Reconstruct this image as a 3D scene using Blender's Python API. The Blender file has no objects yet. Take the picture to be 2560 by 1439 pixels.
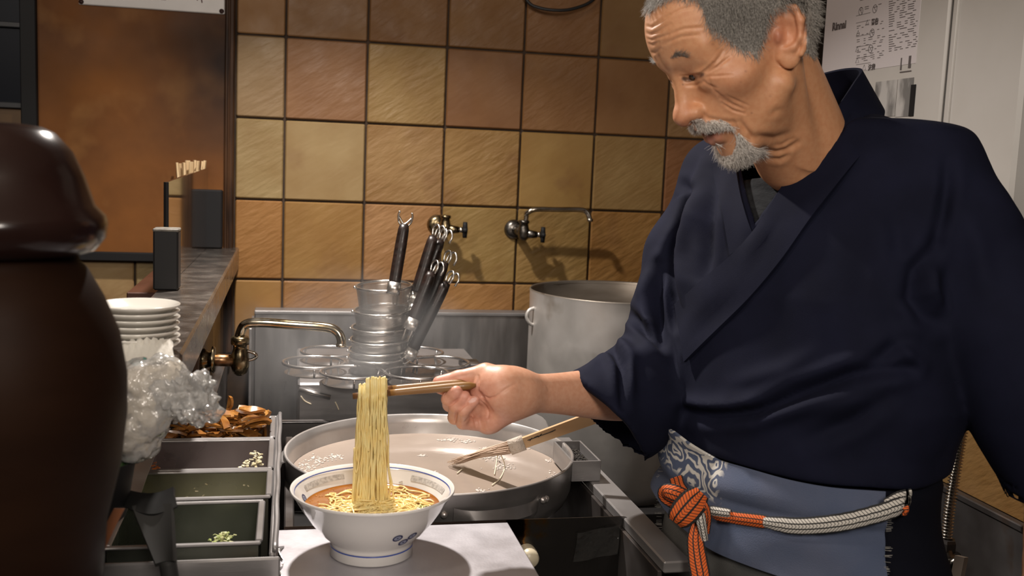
import bpy, bmesh, math, random
import numpy as np
from mathutils import Vector, Matrix
from mathutils.bvhtree import BVHTree

random.seed(7)
RNG = np.random.default_rng(7)
SC = bpy.context.scene
COL = SC.collection
PI = math.pi

# ------------------------------------------------------------------ camera
FPX, CX, CY, CAMH = 2580.0, 1280.0, 719.5, 1.4
D1 = np.array([0.97706081, 0.01509469, 0.21242485])     # room X seen from the lens
D2 = np.array([-0.04145527, 0.99188454, 0.12019367])    # down
D3 = np.array([-0.20888664, -0.12624265, 0.96975727])   # room Y (into the wall)

def P(px, py, d):
    c = np.array([(px - CX) / FPX, (py - CY) / FPX, 1.0]) * d
    return np.array([c @ D1, c @ D3, CAMH - c @ D2])

def PZ(px, py, z):
    c = np.array([(px - CX) / FPX, (py - CY) / FPX, 1.0])
    return P(px, py, (CAMH - z) / (c @ D2))

def PY(px, py, y):
    c = np.array([(px - CX) / FPX, (py - CY) / FPX, 1.0])
    return P(px, py, y / (c @ D3))

def PX(px, py, x):
    c = np.array([(px - CX) / FPX, (py - CY) / FPX, 1.0])
    return P(px, py, x / (c @ D1))

def PROJ(V):
    V = np.asarray(V, float)
    q = V - np.array([0, 0, CAMH])
    c = q[..., 0:1] * D1 + q[..., 1:2] * D3 - q[..., 2:3] * D2
    return np.stack([CX + FPX * c[..., 0] / c[..., 2], CY + FPX * c[..., 1] / c[..., 2], c[..., 2]], -1)

def CAMV(v):     # lens-axis vector (right, down, forward) to room vector
    v = np.asarray(v, float)
    return np.array([v @ D1, v @ D3, -(v @ D2)])

cam_data = bpy.data.cameras.new('camera')
cam = bpy.data.objects.new('camera', cam_data)
COL.objects.link(cam)
ax, ay, az = CAMV((1, 0, 0)), CAMV((0, -1, 0)), CAMV((0, 0, -1))
cam.matrix_world = Matrix([[ax[0], ay[0], az[0], 0], [ax[1], ay[1], az[1], 0], [ax[2], ay[2], az[2], CAMH], [0, 0, 0, 1]])
cam_data.sensor_width = 36.0
cam_data.lens = FPX / 2560 * 36
cam_data.clip_start = 0.02
cam_data.dof.use_dof = True
cam_data.dof.focus_distance = 1.62
cam_data.dof.aperture_fstop = 6.6
SC.camera = cam

# ------------------------------------------------------------------ light
SC.view_settings.view_transform = 'Standard'
SC.view_settings.look = 'None'
SC.view_settings.gamma = 1.0
SC.view_settings.use_curve_mapping = False
SC.view_settings.exposure = 0.0
world = bpy.data.worlds.new('world')
SC.world = world
world.use_nodes = True
world.node_tree.nodes['Background'].inputs[0].default_value = (0.9, 0.8, 0.75, 1)
world.node_tree.nodes['Background'].inputs[1].default_value = 0.02

def area(name, loc, target, size, power, color, spread=180):
    d = bpy.data.lights.new(name, 'AREA')
    d.shape = 'DISK'; d.size = size; d.energy = power; d.color = color
    d.spread = math.radians(spread)
    o = bpy.data.objects.new(name, d); COL.objects.link(o)
    o.location = loc
    o.rotation_euler = (Vector(target) - Vector(loc)).to_track_quat('-Z', 'Y').to_euler()
    return o

area('stove_lamp', (0.02, 2.00, 2.12), (0.10, 1.80, 0.9), 0.07, 20.0, (1.0, 0.92, 0.85), 132)
area('ceiling_lamp', (-0.62, 0.70, 2.40), (0.45, 1.30, 1.45), 0.22, 5.0, (1.0, 0.88, 0.76))
area('left_fill', (-1.25, -0.45, 2.20), (0.30, 1.6, 1.1), 0.6, 9.0, (1.0, 0.90, 0.80))  # unseen fill added from the left, behind the camera
area('front_fill', (0.15, -1.0, 2.12), (0.35, 1.6, 1.05), 0.5, 27.0, (1.0, 0.90, 0.80))  # unseen frontal fill behind the camera, added to brighten upright faces

# ------------------------------------------------------------------ materials
MATS = {}
def mat(name, color=(.5, .5, .5), rough=.5, metal=0.0, c2=None, scale=8.0, detail=5.0, lo=.35, hi=.65, stretch=(1, 1, 1),
        bump=0.0, bscale=None, bstretch=None, rvar=0.0, coat=0.0, ior=1.5, trans=0.0, alpha=1.0, sss=0.0, sheen=0.0, spec=None,
        vcol=None, objcol=False, c3=None, scale3=30.0, lo3=.55, hi3=.7, emit=0.0, aniso=0.0, rnd=False):
    m = bpy.data.materials.new(name)
    m.use_nodes = True
    nt = m.node_tree; N = nt.nodes; Lk = nt.links.new
    b = N['Principled BSDF']
    b.inputs['Roughness'].default_value = rough
    b.inputs['Metallic'].default_value = metal
    b.inputs['IOR'].default_value = ior
    b.inputs['Transmission Weight'].default_value = trans
    b.inputs['Alpha'].default_value = alpha
    b.inputs['Coat Weight'].default_value = coat
    b.inputs['Coat Roughness'].default_value = .08
    b.inputs['Subsurface Weight'].default_value = sss
    b.inputs['Sheen Weight'].default_value = sheen
    if spec is not None: b.inputs['Specular IOR Level'].default_value = spec
    if aniso: b.inputs['Anisotropic'].default_value = aniso
    b.inputs['Base Color'].default_value = (*color, 1)
    tc = N.new('ShaderNodeTexCoord')
    src = tc.outputs['Object']
    if rnd:
        oi = N.new('ShaderNodeObjectInfo')
        vm = N.new('ShaderNodeVectorMath'); vm.operation = 'SCALE'
        cv = N.new('ShaderNodeCombineXYZ')
        Lk(oi.outputs['Random'], cv.inputs[0]); Lk(oi.outputs['Random'], cv.inputs[1])
        Lk(cv.outputs[0], vm.inputs[0]); vm.inputs['Scale'].default_value = 37.0
        va = N.new('ShaderNodeVectorMath'); va.operation = 'ADD'
        Lk(src, va.inputs[0]); Lk(vm.outputs[0], va.inputs[1]); src = va.outputs[0]
    def noise(sc, st, det):
        mp = N.new('ShaderNodeMapping'); mp.inputs['Scale'].default_value = st
        Lk(src, mp.inputs[0])
        n = N.new('ShaderNodeTexNoise'); n.inputs['Scale'].default_value = sc; n.inputs['Detail'].default_value = det
        Lk(mp.outputs[0], n.inputs['Vector'])
        return n.outputs['Fac']
    def mix(f, a, bcol, blend='MIX'):
        x = N.new('ShaderNodeMix'); x.data_type = 'RGBA'; x.blend_type = blend
        if hasattr(f, 'links') or hasattr(f, 'is_linked'): Lk(f, x.inputs['Factor'])
        else: x.inputs['Factor'].default_value = f
        for s, v in ((6, a), (7, bcol)):
            if isinstance(v, tuple): x.inputs[s].default_value = (*v, 1) if len(v) == 3 else v
            else: Lk(v, x.inputs[s])
        return x.outputs[2]
    def ramp(f, lo, hi):
        r = N.new('ShaderNodeMapRange'); r.clamp = True
        r.inputs['From Min'].default_value = lo; r.inputs['From Max'].default_value = hi
        Lk(f, r.inputs['Value']); return r.outputs[0]
    col = None
    if vcol:
        at = N.new('ShaderNodeAttribute'); at.attribute_name = vcol; col = at.outputs['Color']
    if objcol:
        oi2 = N.new('ShaderNodeObjectInfo'); col = oi2.outputs['Color']
    f = None
    if c2 is not None:
        f = noise(scale, stretch, detail)
        if col is not None: col = mix(ramp(f, lo, hi), col, mix(1.0, col, c2, 'MULTIPLY'))
        else: col = mix(ramp(f, lo, hi), color, c2)
    if c3 is not None:
        f3 = noise(scale3, (1, 1, 1), 4.0)
        col = mix(ramp(f3, lo3, hi3), col if col is not None else color, c3)
    if col is not None: Lk(col, b.inputs['Base Color'])
    if rvar:
        fr = noise(scale * 1.7, stretch, 3.0)
        r = N.new('ShaderNodeMapRange'); r.inputs['From Min'].default_value = .3; r.inputs['From Max'].default_value = .7
        r.inputs['To Min'].default_value = max(.02, rough - rvar); r.inputs['To Max'].default_value = min(1, rough + rvar)
        Lk(fr, r.inputs['Value']); Lk(r.outputs[0], b.inputs['Roughness'])
    if bump:
        fb = noise(bscale or scale * 3, bstretch or stretch, 6.0)
        bn = N.new('ShaderNodeBump'); bn.inputs['Strength'].default_value = min(1.0, bump); bn.inputs['Distance'].default_value = .004 if bump <= 1 else .004 * bump
        Lk(fb, bn.inputs['Height']); Lk(bn.outputs[0], b.inputs['Normal'])
    if sss:
        b.inputs['Subsurface Radius'].default_value = (1.0, .35, .2)
        b.inputs['Subsurface Scale'].default_value = .004
    if emit:
        b.inputs['Emission Color'].default_value = (*color, 1); b.inputs['Emission Strength'].default_value = emit
    MATS[name] = m
    return m

# ------------------------------------------------------------------ object helpers
def tag(o, label=None, cat=None, group=None, kind=None):
    if label: o['label'] = label
    if cat: o['category'] = cat
    if group: o['group'] = group
    if kind: o['kind'] = kind
    return o

def thing(name, label, cat, loc=(0, 0, 0), group=None, rot=(0, 0, 0)):
    o = bpy.data.objects.new(name, None); COL.objects.link(o)
    o.empty_display_size = .02
    o.location = loc; o.rotation_euler = rot
    return tag(o, label, cat, group)

def root_of(o):
    while o.parent: o = o.parent
    return o

class MB:
    """collects shapes in room coordinates"""
    def __init__(s): s.v = []; s.f = []; s.n = 0
    def add(s, v, f):
        v = np.asarray(v, float)
        s.v.append(v); s.f += [tuple(int(i) + s.n for i in q) for q in f]; s.n += len(v)
        return s
    def box(s, lo, hi, bev=0.0, M=None):
        lo = np.array(lo, float); hi = np.array(hi, float)
        if bev <= 0:
            v = np.array([[x, y, z] for x in (lo[0], hi[0]) for y in (lo[1], hi[1]) for z in (lo[2], hi[2])])
            f = [(0, 1, 3, 2), (4, 6, 7, 5), (0, 4, 5, 1), (2, 3, 7, 6), (0, 2, 6, 4), (1, 5, 7, 3)]
        else:
            b = min(bev, *(abs(hi - lo) / 2.001))
            v = []; ix = {}
            for sx in (0, 1):
                for sy in (0, 1):
                    for sz in (0, 1):
                        c = np.array([(lo, hi)[sx][0], (lo, hi)[sy][1], (lo, hi)[sz][2]])
                        sg = np.array([1 - 2 * sx, 1 - 2 * sy, 1 - 2 * sz])
                        for a in range(3):
                            d = sg * b; d[a] = 0
                            ix[(sx, sy, sz, a)] = len(v); v.append(c + d)
            f = []
            for a in range(3):
                o1, o2 = [(1, 2), (2, 0), (0, 1)][a]
                for s0 in (0, 1):
                    q = []
                    for p1, p2 in ((0, 0), (1, 0), (1, 1), (0, 1)):
                        k = [0, 0, 0]; k[a] = s0; k[o1] = p1; k[o2] = p2
                        q.append(ix[(*k, a)])
                    f.append(q if s0 else q[::-1])
            for a in range(3):       # edges along axis a
                o1, o2 = [(1, 2), (2, 0), (0, 1)][a]
                for p1 in (0, 1):
                    for p2 in (0, 1):
                        k0 = [0, 0, 0]; k0[o1] = p1; k0[o2] = p2; k1 = list(k0); k1[a] = 1
                        q = [ix[(*k0, o1)], ix[(*k1, o1)], ix[(*k1, o2)], ix[(*k0, o2)]]
                        f.append(q if (p1 == p2) else q[::-1])
            for sx in (0, 1):
                for sy in (0, 1):
                    for sz in (0, 1):
                        q = [ix[(sx, sy, sz, a)] for a in range(3)]
                        f.append(q if (sx + sy + sz) % 2 else q[::-1])
            v = np.array(v)
        if M is not None: v = v @ np.array(M)[:3, :3].T + np.array(M)[:3, 3]
        return s.add(v, f)
    def tube(s, pts, r, n=10, caps=True, closed=False, flat=None, up=None):
        pts = np.asarray(pts, float); k = len(pts)
        r = np.broadcast_to(np.asarray(r, float), (k,))
        t = np.zeros_like(pts)
        if closed: t = np.roll(pts, -1, 0) - np.roll(pts, 1, 0)
        else:
            t[1:-1] = pts[2:] - pts[:-2]; t[0] = pts[1] - pts[0]; t[-1] = pts[-1] - pts[-2]
        t /= np.linalg.norm(t, axis=1)[:, None] + 1e-12
        a = np.array([0, 0, 1.0]) if up is None else np.array(up, float)
        if up is None and abs(t[0] @ a) > .9: a = np.array([1.0, 0, 0])
        fr = []
        u = a - (a @ t[0]) * t[0]; u /= np.linalg.norm(u)
        for i in range(k):
            if up is not None and abs(a @ t[i]) < .98: u = a
            u = u - (u @ t[i]) * t[i]; u /= np.linalg.norm(u) + 1e-12
            fr.append((u, np.cross(t[i], u)))
        ang = np.linspace(0, 2 * PI, n, endpoint=False)
        fx, fy = (1, 1) if flat is None else flat
        v = np.concatenate([pts[i] + r[i] * (fx * np.cos(ang)[:, None] * fr[i][0] + fy * np.sin(ang)[:, None] * fr[i][1]) for i in range(k)])
        f = []
        for i in range(k if closed else k - 1):
            j = (i + 1) % k
            for q in range(n):
                p = (q + 1) % n
                f.append((i * n + q, i * n + p, j * n + p, j * n + q))
        if caps and not closed:
            f.append(tuple(range(n))[::-1]); f.append(tuple((k - 1) * n + q for q in range(n)))
        return s.add(v, f)
    def lathe(s, prof, c=(0, 0, 0), n=48, M=None, cap0=False, cap1=False):
        prof = np.asarray(prof, float); k = len(prof)
        ang = np.linspace(0, 2 * PI, n, endpoint=False)
        v = np.concatenate([np.stack([r * np.cos(ang), r * np.sin(ang), np.full(n, z)], 1) for r, z in prof])
        f = []
        for i in range(k - 1):
            for q in range(n):
                p = (q + 1) % n
                f.append((i * n + q, i * n + p, (i + 1) * n + p, (i + 1) * n + q))
        if cap0: f.append(tuple(range(n))[::-1])
        if cap1: f.append(tuple((k - 1) * n + q for q in range(n)))
        if M is not None: v = v @ np.array(M)[:3, :3].T + np.array(M)[:3, 3]
        return s.add(v + np.array(c, float), f)
    def prism(s, poly, y0, y1, axes=(0, 2, 1)):
        """polygon in two axes extruded along the third"""
        n = len(poly); v = np.zeros((2 * n, 3))
        for i, (a, b) in enumerate(poly):
            for j, y in enumerate((y0, y1)):
                v[i + j * n, axes[0]] = a; v[i + j * n, axes[1]] = b; v[i + j * n, axes[2]] = y
        f = [tuple(range(n)), tuple(range(2 * n - 1, n - 1, -1))]
        for i in range(n): f.append((i, i + n, (i + 1) % n + n, (i + 1) % n)[::1])
        return s.add(v, f)
    def grid(s, G):
        G = np.asarray(G, float); a, b = G.shape[:2]
        f = [(i * b + j, i * b + j + 1, (i + 1) * b + j + 1, (i + 1) * b + j) for i in range(a - 1) for j in range(b - 1)]
        return s.add(G.reshape(-1, 3), f)
    def build(s, name, m, parent=None, smooth=False, origin=None, angle=None, fix=True):
        V = np.concatenate(s.v)
        return mesh(name, V, s.f, m, parent, smooth, origin, angle, fix)

def abs_loc(o):
    p = np.zeros(3)
    while o is not None:
        p += np.array(o.location); o = o.parent
    return p

def mesh(name, V, F, m, parent=None, smooth=False, origin=None, angle=None, fix=False):
    V = np.asarray(V, float)
    if parent is not None: V = V - abs_loc(parent); origin = None
    me = bpy.data.meshes.new(name)
    loc = np.zeros(3)
    if origin is not None:
        loc = np.asarray(origin, float); V = V - loc
    me.from_pydata(V.tolist(), [], F if isinstance(F, list) else F.tolist())
    if fix:
        bm = bmesh.new(); bm.from_mesh(me)
        bmesh.ops.recalc_face_normals(bm, faces=bm.faces[:]); bm.to_mesh(me); bm.free()
    if smooth:
        me.polygons.foreach_set('use_smooth', [True] * len(me.polygons))
        if angle: me.set_sharp_from_angle(angle=math.radians(angle))
    if m is not None: me.materials.append(m)
    me.update()
    o = bpy.data.objects.new(name, me); COL.objects.link(o)
    o.location = loc
    if parent is not None: o.parent = parent
    return o

def base_of(V):
    V = np.asarray(V)
    return np.array([V[:, 0].mean(), V[:, 1].mean(), V[:, 2].min()])

def spline(pts, n):
    """Catmull-Rom through the points"""
    p = np.asarray(pts, float); k = len(p)
    q = np.vstack([2 * p[0] - p[1], p, 2 * p[-1] - p[-2]])
    out = []
    for t in np.linspace(0, k - 1 - 1e-9, n):
        i = int(t); u = t - i
        a, b, c, d = q[i], q[i + 1], q[i + 2], q[i + 3]
        out.append(.5 * (2 * b + (c - a) * u + (2 * a - 5 * b + 4 * c - d) * u * u + (3 * b - a - 3 * c + d) * u ** 3))
    return np.array(out)

def rotM(axis, ang, c=(0, 0, 0)):
    c = Vector(c)
    return Matrix.Translation(c) @ Matrix.Rotation(ang, 4, Vector(axis)) @ Matrix.Translation(-c)

def alignM(a, b):
    """matrix that maps +Z unit segment to a->b direction at a"""
    a = Vector(a); b = Vector(b)
    return Matrix.Translation(a) @ (b - a).to_track_quat('Z', 'Y').to_matrix().to_4x4()

def set_vcol(o, cols, name='tint'):
    at = o.data.color_attributes.new(name, 'FLOAT_COLOR', 'POINT')
    c = np.ones((len(o.data.vertices), 4), np.float32); c[:, :3] = cols
    at.data.foreach_set('color', c.ravel())

def copy_tree(o, parent=None):
    c = o.copy(); COL.objects.link(c)
    if parent is not None: c.parent = parent
    for ch in list(o.children): copy_tree(ch, c)
    return c

def sm(x, a, b):
    t = np.clip((x - a) / (b - a), 0, 1); return t * t * (3 - 2 * t)

def ribbon(rows, thick, name, m, parent, smooth=True, lift=.0):
    """cloth band through rows of room points, given thickness"""
    G = np.asarray(rows, float); a, b = G.shape[:2]
    du = np.gradient(G, axis=0); dv = np.gradient(G, axis=1)
    N = np.cross(du, dv); N /= np.linalg.norm(N, axis=2)[..., None] + 1e-9
    vw = G - np.array([0, 0, CAMH])
    if (N * vw).sum() > 0: N = -N
    T = G + N * (thick + lift); B = G + N * lift
    V = np.concatenate([T.reshape(-1, 3), B.reshape(-1, 3)]); n = a * b
    f = []
    for i in range(a - 1):
        for j in range(b - 1):
            q = (i * b + j, i * b + j + 1, (i + 1) * b + j + 1, (i + 1) * b + j)
            f.append(q); f.append(tuple(x + n for x in q[::-1]))
    rim = [(0, j) for j in range(b)] + [(i, b - 1) for i in range(1, a)] + [(a - 1, j) for j in range(b - 2, -1, -1)] + [(i, 0) for i in range(a - 2, 0, -1)]
    ri = [i * b + j for i, j in rim]
    for k in range(len(ri)):
        x, y = ri[k], ri[(k + 1) % len(ri)]
        f.append((x, x + n, y + n, y))
    o = mesh(name, V, f, m, parent, smooth, angle=50, fix=True)
    # along / across coordinates for woven patterns
    uv = o.data.uv_layers.new(name='weave')
    L = np.concatenate([[0], np.cumsum(np.linalg.norm(np.diff(G.mean(1), axis=0), axis=1))])
    S = np.linspace(0, 1, b)
    co = np.zeros((2 * n, 2)); co[:n] = np.stack(np.meshgrid(L, S, indexing='ij'), -1).reshape(-1, 2); co[n:] = co[:n]
    li = np.zeros(len(o.data.loops), np.int32); o.data.loops.foreach_get('vertex_index', li)
    uv.data.foreach_set('uv', co[li].ravel().astype(np.float32))
    return o

# ------------------------------------------------------------------ implicit surfaces
def s_len(v): return np.sqrt((v * v).sum(-1))
def s_ell(p, c, r, R=None):
    q = p - np.asarray(c, np.float32)
    if R is not None: q = q @ np.asarray(R, np.float32)      # columns of R are the axes
    r = np.asarray(r, np.float32)
    k0 = s_len(q / r); k1 = s_len(q / (r * r))
    return k0 * (k0 - 1.0) / (k1 + 1e-9)
def s_cap(p, a, b, ra, rb=None):
    rb = ra if rb is None else rb
    a = np.asarray(a, np.float32); b = np.asarray(b, np.float32)
    ab = b - a; t = np.clip(((p - a) @ ab) / (ab @ ab + 1e-12), 0, 1)
    return s_len(p - a - t[..., None] * ab) - (ra + t * (rb - ra))
def s_chain(p, pts, rs, k=.004):
    d = None
    for i in range(len(pts) - 1):
        e = s_cap(p, pts[i], pts[i + 1], rs[i], rs[i + 1])
        d = e if d is None else smin(d, e, k)
    return d
def smin(a, b, k):
    h = np.maximum(k - np.abs(a - b), 0) / k
    return np.minimum(a, b) - h * h * k * .25
def smax(a, b, k): return -smin(-a, -b, k)

def iso_mesh(fn, lo, hi, h, block=10, margin=1.5):
    lo = np.asarray(lo, np.float32); hi = np.asarray(hi, np.float32)
    nb = np.ceil((hi - lo) / (h * block)).astype(int)
    nx, ny, nz = nb * block + 1
    bc = [lo[i] + (np.arange(nb[i]) + .5) * h * block for i in range(3)]
    C = np.stack(np.meshgrid(*bc, indexing='ij'), -1).astype(np.float32)
    d = fn(C.reshape(-1, 3)).reshape(nb)
    act = np.abs(d) < h * block * .87 * margin + h * 2
    sgn = np.where(d < 0, -1.0, 1.0).astype(np.float32)
    full = np.repeat(np.repeat(np.repeat(sgn, block, 0), block, 1), block, 2)
    F = np.ones((nx, ny, nz), np.float32)
    F[:-1, :-1, :-1] = full; F[-1] = 1; F[:, -1] = 1; F[:, :, -1] = 1
    need = np.zeros((nx, ny, nz), bool)
    b1 = block + 1
    for i, j, k in np.argwhere(act):
        need[i * block:i * block + b1, j * block:j * block + b1, k * block:k * block + b1] = True
    idx = np.argwhere(need)
    for s in range(0, len(idx), 400000):
        q = idx[s:s + 400000]
        F[q[:, 0], q[:, 1], q[:, 2]] = fn(lo + q.astype(np.float32) * h)
    ins = F < 0
    cs = np.zeros((nx - 1, ny - 1, nz - 1), np.int8)
    for a in (0, 1):
        for b in (0, 1):
            for c in (0, 1):
                cs += ins[a:nx - 1 + a, b:ny - 1 + b, c:nz - 1 + c]
    cell = np.argwhere((cs > 0) & (cs < 8))
    off = np.array([[a, b, c] for a in (0, 1) for b in (0, 1) for c in (0, 1)])
    val = np.stack([F[cell[:, 0] + o[0], cell[:, 1] + o[1], cell[:, 2] + o[2]] for o in off], 1)
    acc = np.zeros((len(cell), 3)); cnt = np.zeros(len(cell))
    for a in range(8):
        for b in range(a + 1, 8):
            if np.abs(off[a] - off[b]).sum() != 1: continue
            m = (val[:, a] < 0) != (val[:, b] < 0)
            t = val[m, a] / (val[m, a] - val[m, b])
            acc[m] += off[a] + t[:, None] * (off[b] - off[a]); cnt[m] += 1
    V = lo + (cell + acc / cnt[:, None]) * h
    vid = -np.ones((nx - 1, ny - 1, nz - 1), np.int64)
    vid[cell[:, 0], cell[:, 1], cell[:, 2]] = np.arange(len(cell))
    faces = []
    for ax_ in range(3):
        sl0 = [slice(None)] * 3; sl1 = [slice(None)] * 3
        sl0[ax_] = slice(0, -1); sl1[ax_] = slice(1, None)
        e = np.argwhere(ins[tuple(sl0)] != ins[tuple(sl1)])
        o1, o2 = [(1, 2), (2, 0), (0, 1)][ax_]
        lim = np.array([nx, ny, nz])
        e = e[(e[:, o1] > 0) & (e[:, o2] > 0) & (e[:, o1] < lim[o1] - 1) & (e[:, o2] < lim[o2] - 1)]
        def cid(d1, d2):
            q = e.copy(); q[:, o1] += d1; q[:, o2] += d2
            return vid[q[:, 0], q[:, 1], q[:, 2]]
        quad = np.stack([cid(-1, -1), cid(0, -1), cid(0, 0), cid(-1, 0)], 1)
        flip = ~ins[e[:, 0], e[:, 1], e[:, 2]]
        quad[flip] = quad[flip][:, ::-1]
        faces.append(quad[(quad >= 0).all(1)])
    return V.astype(float), np.concatenate(faces)

def v_normals(V, Fq):
    n = np.cross(V[Fq[:, 2]] - V[Fq[:, 0]], V[Fq[:, 3]] - V[Fq[:, 1]])
    N = np.zeros_like(V)
    for k in range(4): np.add.at(N, Fq[:, k], n)
    return N / (np.linalg.norm(N, axis=1)[:, None] + 1e-12)

def relax(V, Fq, it=1, w=.5):
    for _ in range(it):
        S = np.zeros_like(V); c = np.zeros(len(V))
        for k in range(4):
            np.add.at(S, Fq[:, k], V[Fq[:, (k + 1) % 4]]); np.add.at(c, Fq[:, k], 1)
            np.add.at(S, Fq[:, k], V[Fq[:, (k - 1) % 4]]); np.add.at(c, Fq[:, k], 1)
        V = V + w * (S / c[:, None] - V)
    return V

def seg_dist(Q, line):
    """distance of 2-D points to a polyline, and the running parameter 0..1"""
    line = np.asarray(line, float); best = np.full(len(Q), 1e9); par = np.zeros(len(Q))
    L = np.linalg.norm(np.diff(line, axis=0), axis=1); tot = L.sum(); run = 0
    side = np.zeros(len(Q))
    for i in range(len(line) - 1):
        a, b = line[i], line[i + 1]; ab = b - a
        t = np.clip(((Q - a) @ ab) / (ab @ ab), 0, 1)
        v = Q - a - t[:, None] * ab; d = np.sqrt((v * v).sum(1))
        m = d < best
        best[m] = d[m]; par[m] = (run + t[m] * L[i]) / tot
        side[m] = np.sign(ab[0] * v[m, 1] - ab[1] * v[m, 0])
        run += L[i]
    return best, par, side

def in_poly(Q, poly):
    poly = np.asarray(poly, float); r = np.zeros(len(Q), bool)
    j = len(poly) - 1
    for i in range(len(poly)):
        a, b = poly[i], poly[j]
        c = ((a[1] > Q[:, 1]) != (b[1] > Q[:, 1])) & (Q[:, 0] < (b[0] - a[0]) * (Q[:, 1] - a[1]) / (b[1] - a[1] + 1e-12) + a[0])
        r ^= c; j = i
    return r
# ================================================================== room
YW = 2.65
tile_m = mat('glazed_tile', (.4, .25, .1), .54, spec=.32, objcol=True, c2=(.80, .72, .62), scale=9, detail=8, lo=.30, hi=.70, rnd=True, bump=.85, bscale=24, bstretch=(1, 1, 2.6), rvar=.14, c3=(.15, .065, .025), scale3=6, lo3=.60, hi3=.85)
# turn the relief of the tiles so that it runs slantwise
for n_ in tile_m.node_tree.nodes:
    if n_.type == 'MAPPING' and tuple(round(x, 1) for x in n_.inputs['Scale'].default_value) == (1.0, 1.0, 2.6):
        n_.vector_type = 'TEXTURE'; n_.inputs['Rotation'].default_value = (0, math.radians(-32), 0); n_.inputs['Scale'].default_value = (1.25, 1, .36)
    if n_.type == 'BUMP':      # some tiles are rough split slate, some nearly smooth
        oi_ = tile_m.node_tree.nodes.new('ShaderNodeObjectInfo'); mr_ = tile_m.node_tree.nodes.new('ShaderNodeMapRange')
        mr_.inputs['From Min'].default_value = .25; mr_.inputs['From Max'].default_value = .8; mr_.inputs['To Min'].default_value = .18; mr_.inputs['To Max'].default_value = 1.0
        tile_m.node_tree.links.new(oi_.outputs['Random'], mr_.inputs['Value']); tile_m.node_tree.links.new(mr_.outputs[0], n_.inputs['Strength'])
grout = mat('sooty_grout', (.030, .018, .011), .9, c2=(.055, .032, .018), scale=20)
dark = mat('dark_floor', (.035, .03, .028), .6, c2=(.05, .045, .04), scale=6)
ceil_m = mat('ceiling_paint', (.42, .36, .30), .9)
b = MB(); b.box((-2.6, -1.6, -.05), (1.35, 2.8, 0)); tag(b.build('floor', dark), kind='structure')
b = MB(); b.box((-2.6, -1.6, 2.5), (1.35, 2.8, 2.55)); tag(b.build('ceiling', ceil_m), kind='structure')
b = MB(); b.box((-2.6, YW + .006, 0), (1.35, YW + .12, 2.5)); wall_back = tag(b.build('wall_back', grout), kind='structure')
b = MB(); b.box((1.226, -1.6, 0), (1.34, YW + .006, 2.5)); wall_right = tag(b.build('wall_right', grout), kind='structure')
plaster = mat('brown_plaster', (.16, .10, .06), .9, c2=(.12, .07, .04), scale=3)
b = MB(); b.box((-2.7, -1.6, 0), (-2.6, YW + .1, 2.5)); tag(b.build('wall_left', plaster), kind='structure')
b = MB(); b.box((-2.7, -1.7, 0), (1.35, -1.6, 2.5)); tag(b.build('wall_front', plaster), kind='structure')

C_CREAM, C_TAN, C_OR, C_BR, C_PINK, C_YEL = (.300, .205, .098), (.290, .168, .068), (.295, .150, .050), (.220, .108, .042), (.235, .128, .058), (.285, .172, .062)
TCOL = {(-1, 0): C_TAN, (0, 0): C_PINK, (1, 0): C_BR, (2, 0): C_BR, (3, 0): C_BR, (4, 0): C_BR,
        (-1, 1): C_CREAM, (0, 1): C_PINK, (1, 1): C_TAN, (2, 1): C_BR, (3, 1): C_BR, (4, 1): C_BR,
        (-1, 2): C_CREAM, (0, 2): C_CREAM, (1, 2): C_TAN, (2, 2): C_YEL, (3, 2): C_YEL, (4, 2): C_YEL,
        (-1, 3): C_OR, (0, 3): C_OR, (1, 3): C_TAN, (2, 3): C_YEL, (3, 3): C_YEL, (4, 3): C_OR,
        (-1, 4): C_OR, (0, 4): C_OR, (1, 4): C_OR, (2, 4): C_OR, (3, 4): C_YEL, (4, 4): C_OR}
def tile_mesh(w, h, t=.010, bev=.0028):
    m = MB(); m.box((-w / 2, 0, -h / 2), (w / 2, t, h / 2), bev)
    # cushion the face a little
    V = np.concatenate(m.v); me = bpy.data.meshes.new('tile')
    me.from_pydata(V.tolist(), [], m.f); me.materials.append(tile_m); me.update()
    return me
GAP = .0054
TM = {}
def put_tile(x, z, w, h, col, parent, y=YW - .003, rz=0.0):
    k = (round(w, 4), round(h, 4))
    if k not in TM: TM[k] = tile_mesh(w - GAP, h - GAP)
    o = bpy.data.objects.new('tile', TM[k]); COL.objects.link(o)
    o.parent = parent
    o.location = (x, y, z) if rz == 0 else (y, x, z)
    o.rotation_euler = (random.uniform(-.006, .006), random.uniform(-.006, .006) * 0, rz + random.uniform(-.006, .006))
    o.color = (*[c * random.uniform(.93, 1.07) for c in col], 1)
    return o
X0, Z0, T = -.0132, 1.6835, .2
for j in range(-3, 5):
    for i in range(-1, 7):
        x0 = -.132 if i == -1 else X0 + T * i; x1 = min(X0 + T * (i + 1), 1.222)
        zc = Z0 + T * .5 - T * j
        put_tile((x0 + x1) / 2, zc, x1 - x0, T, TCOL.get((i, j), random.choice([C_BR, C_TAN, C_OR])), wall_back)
for i, (x0, x1) in enumerate([(-.166 - T * (k + 1), -.166 - T * k) for k in range(7)]):
    for z1 in (1.128, .928, .728, .528):
        put_tile((x0 + x1) / 2, z1 - T / 2, x1 - x0, T, C_CREAM, wall_back)
for j in range(4):
    for i in range(7):
        put_tile(2.55 - T * i, 1.628 - T * (j + .5), T, T, random.choice([C_TAN, C_YEL]), wall_right, y=1.223, rz=-PI / 2)

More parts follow.
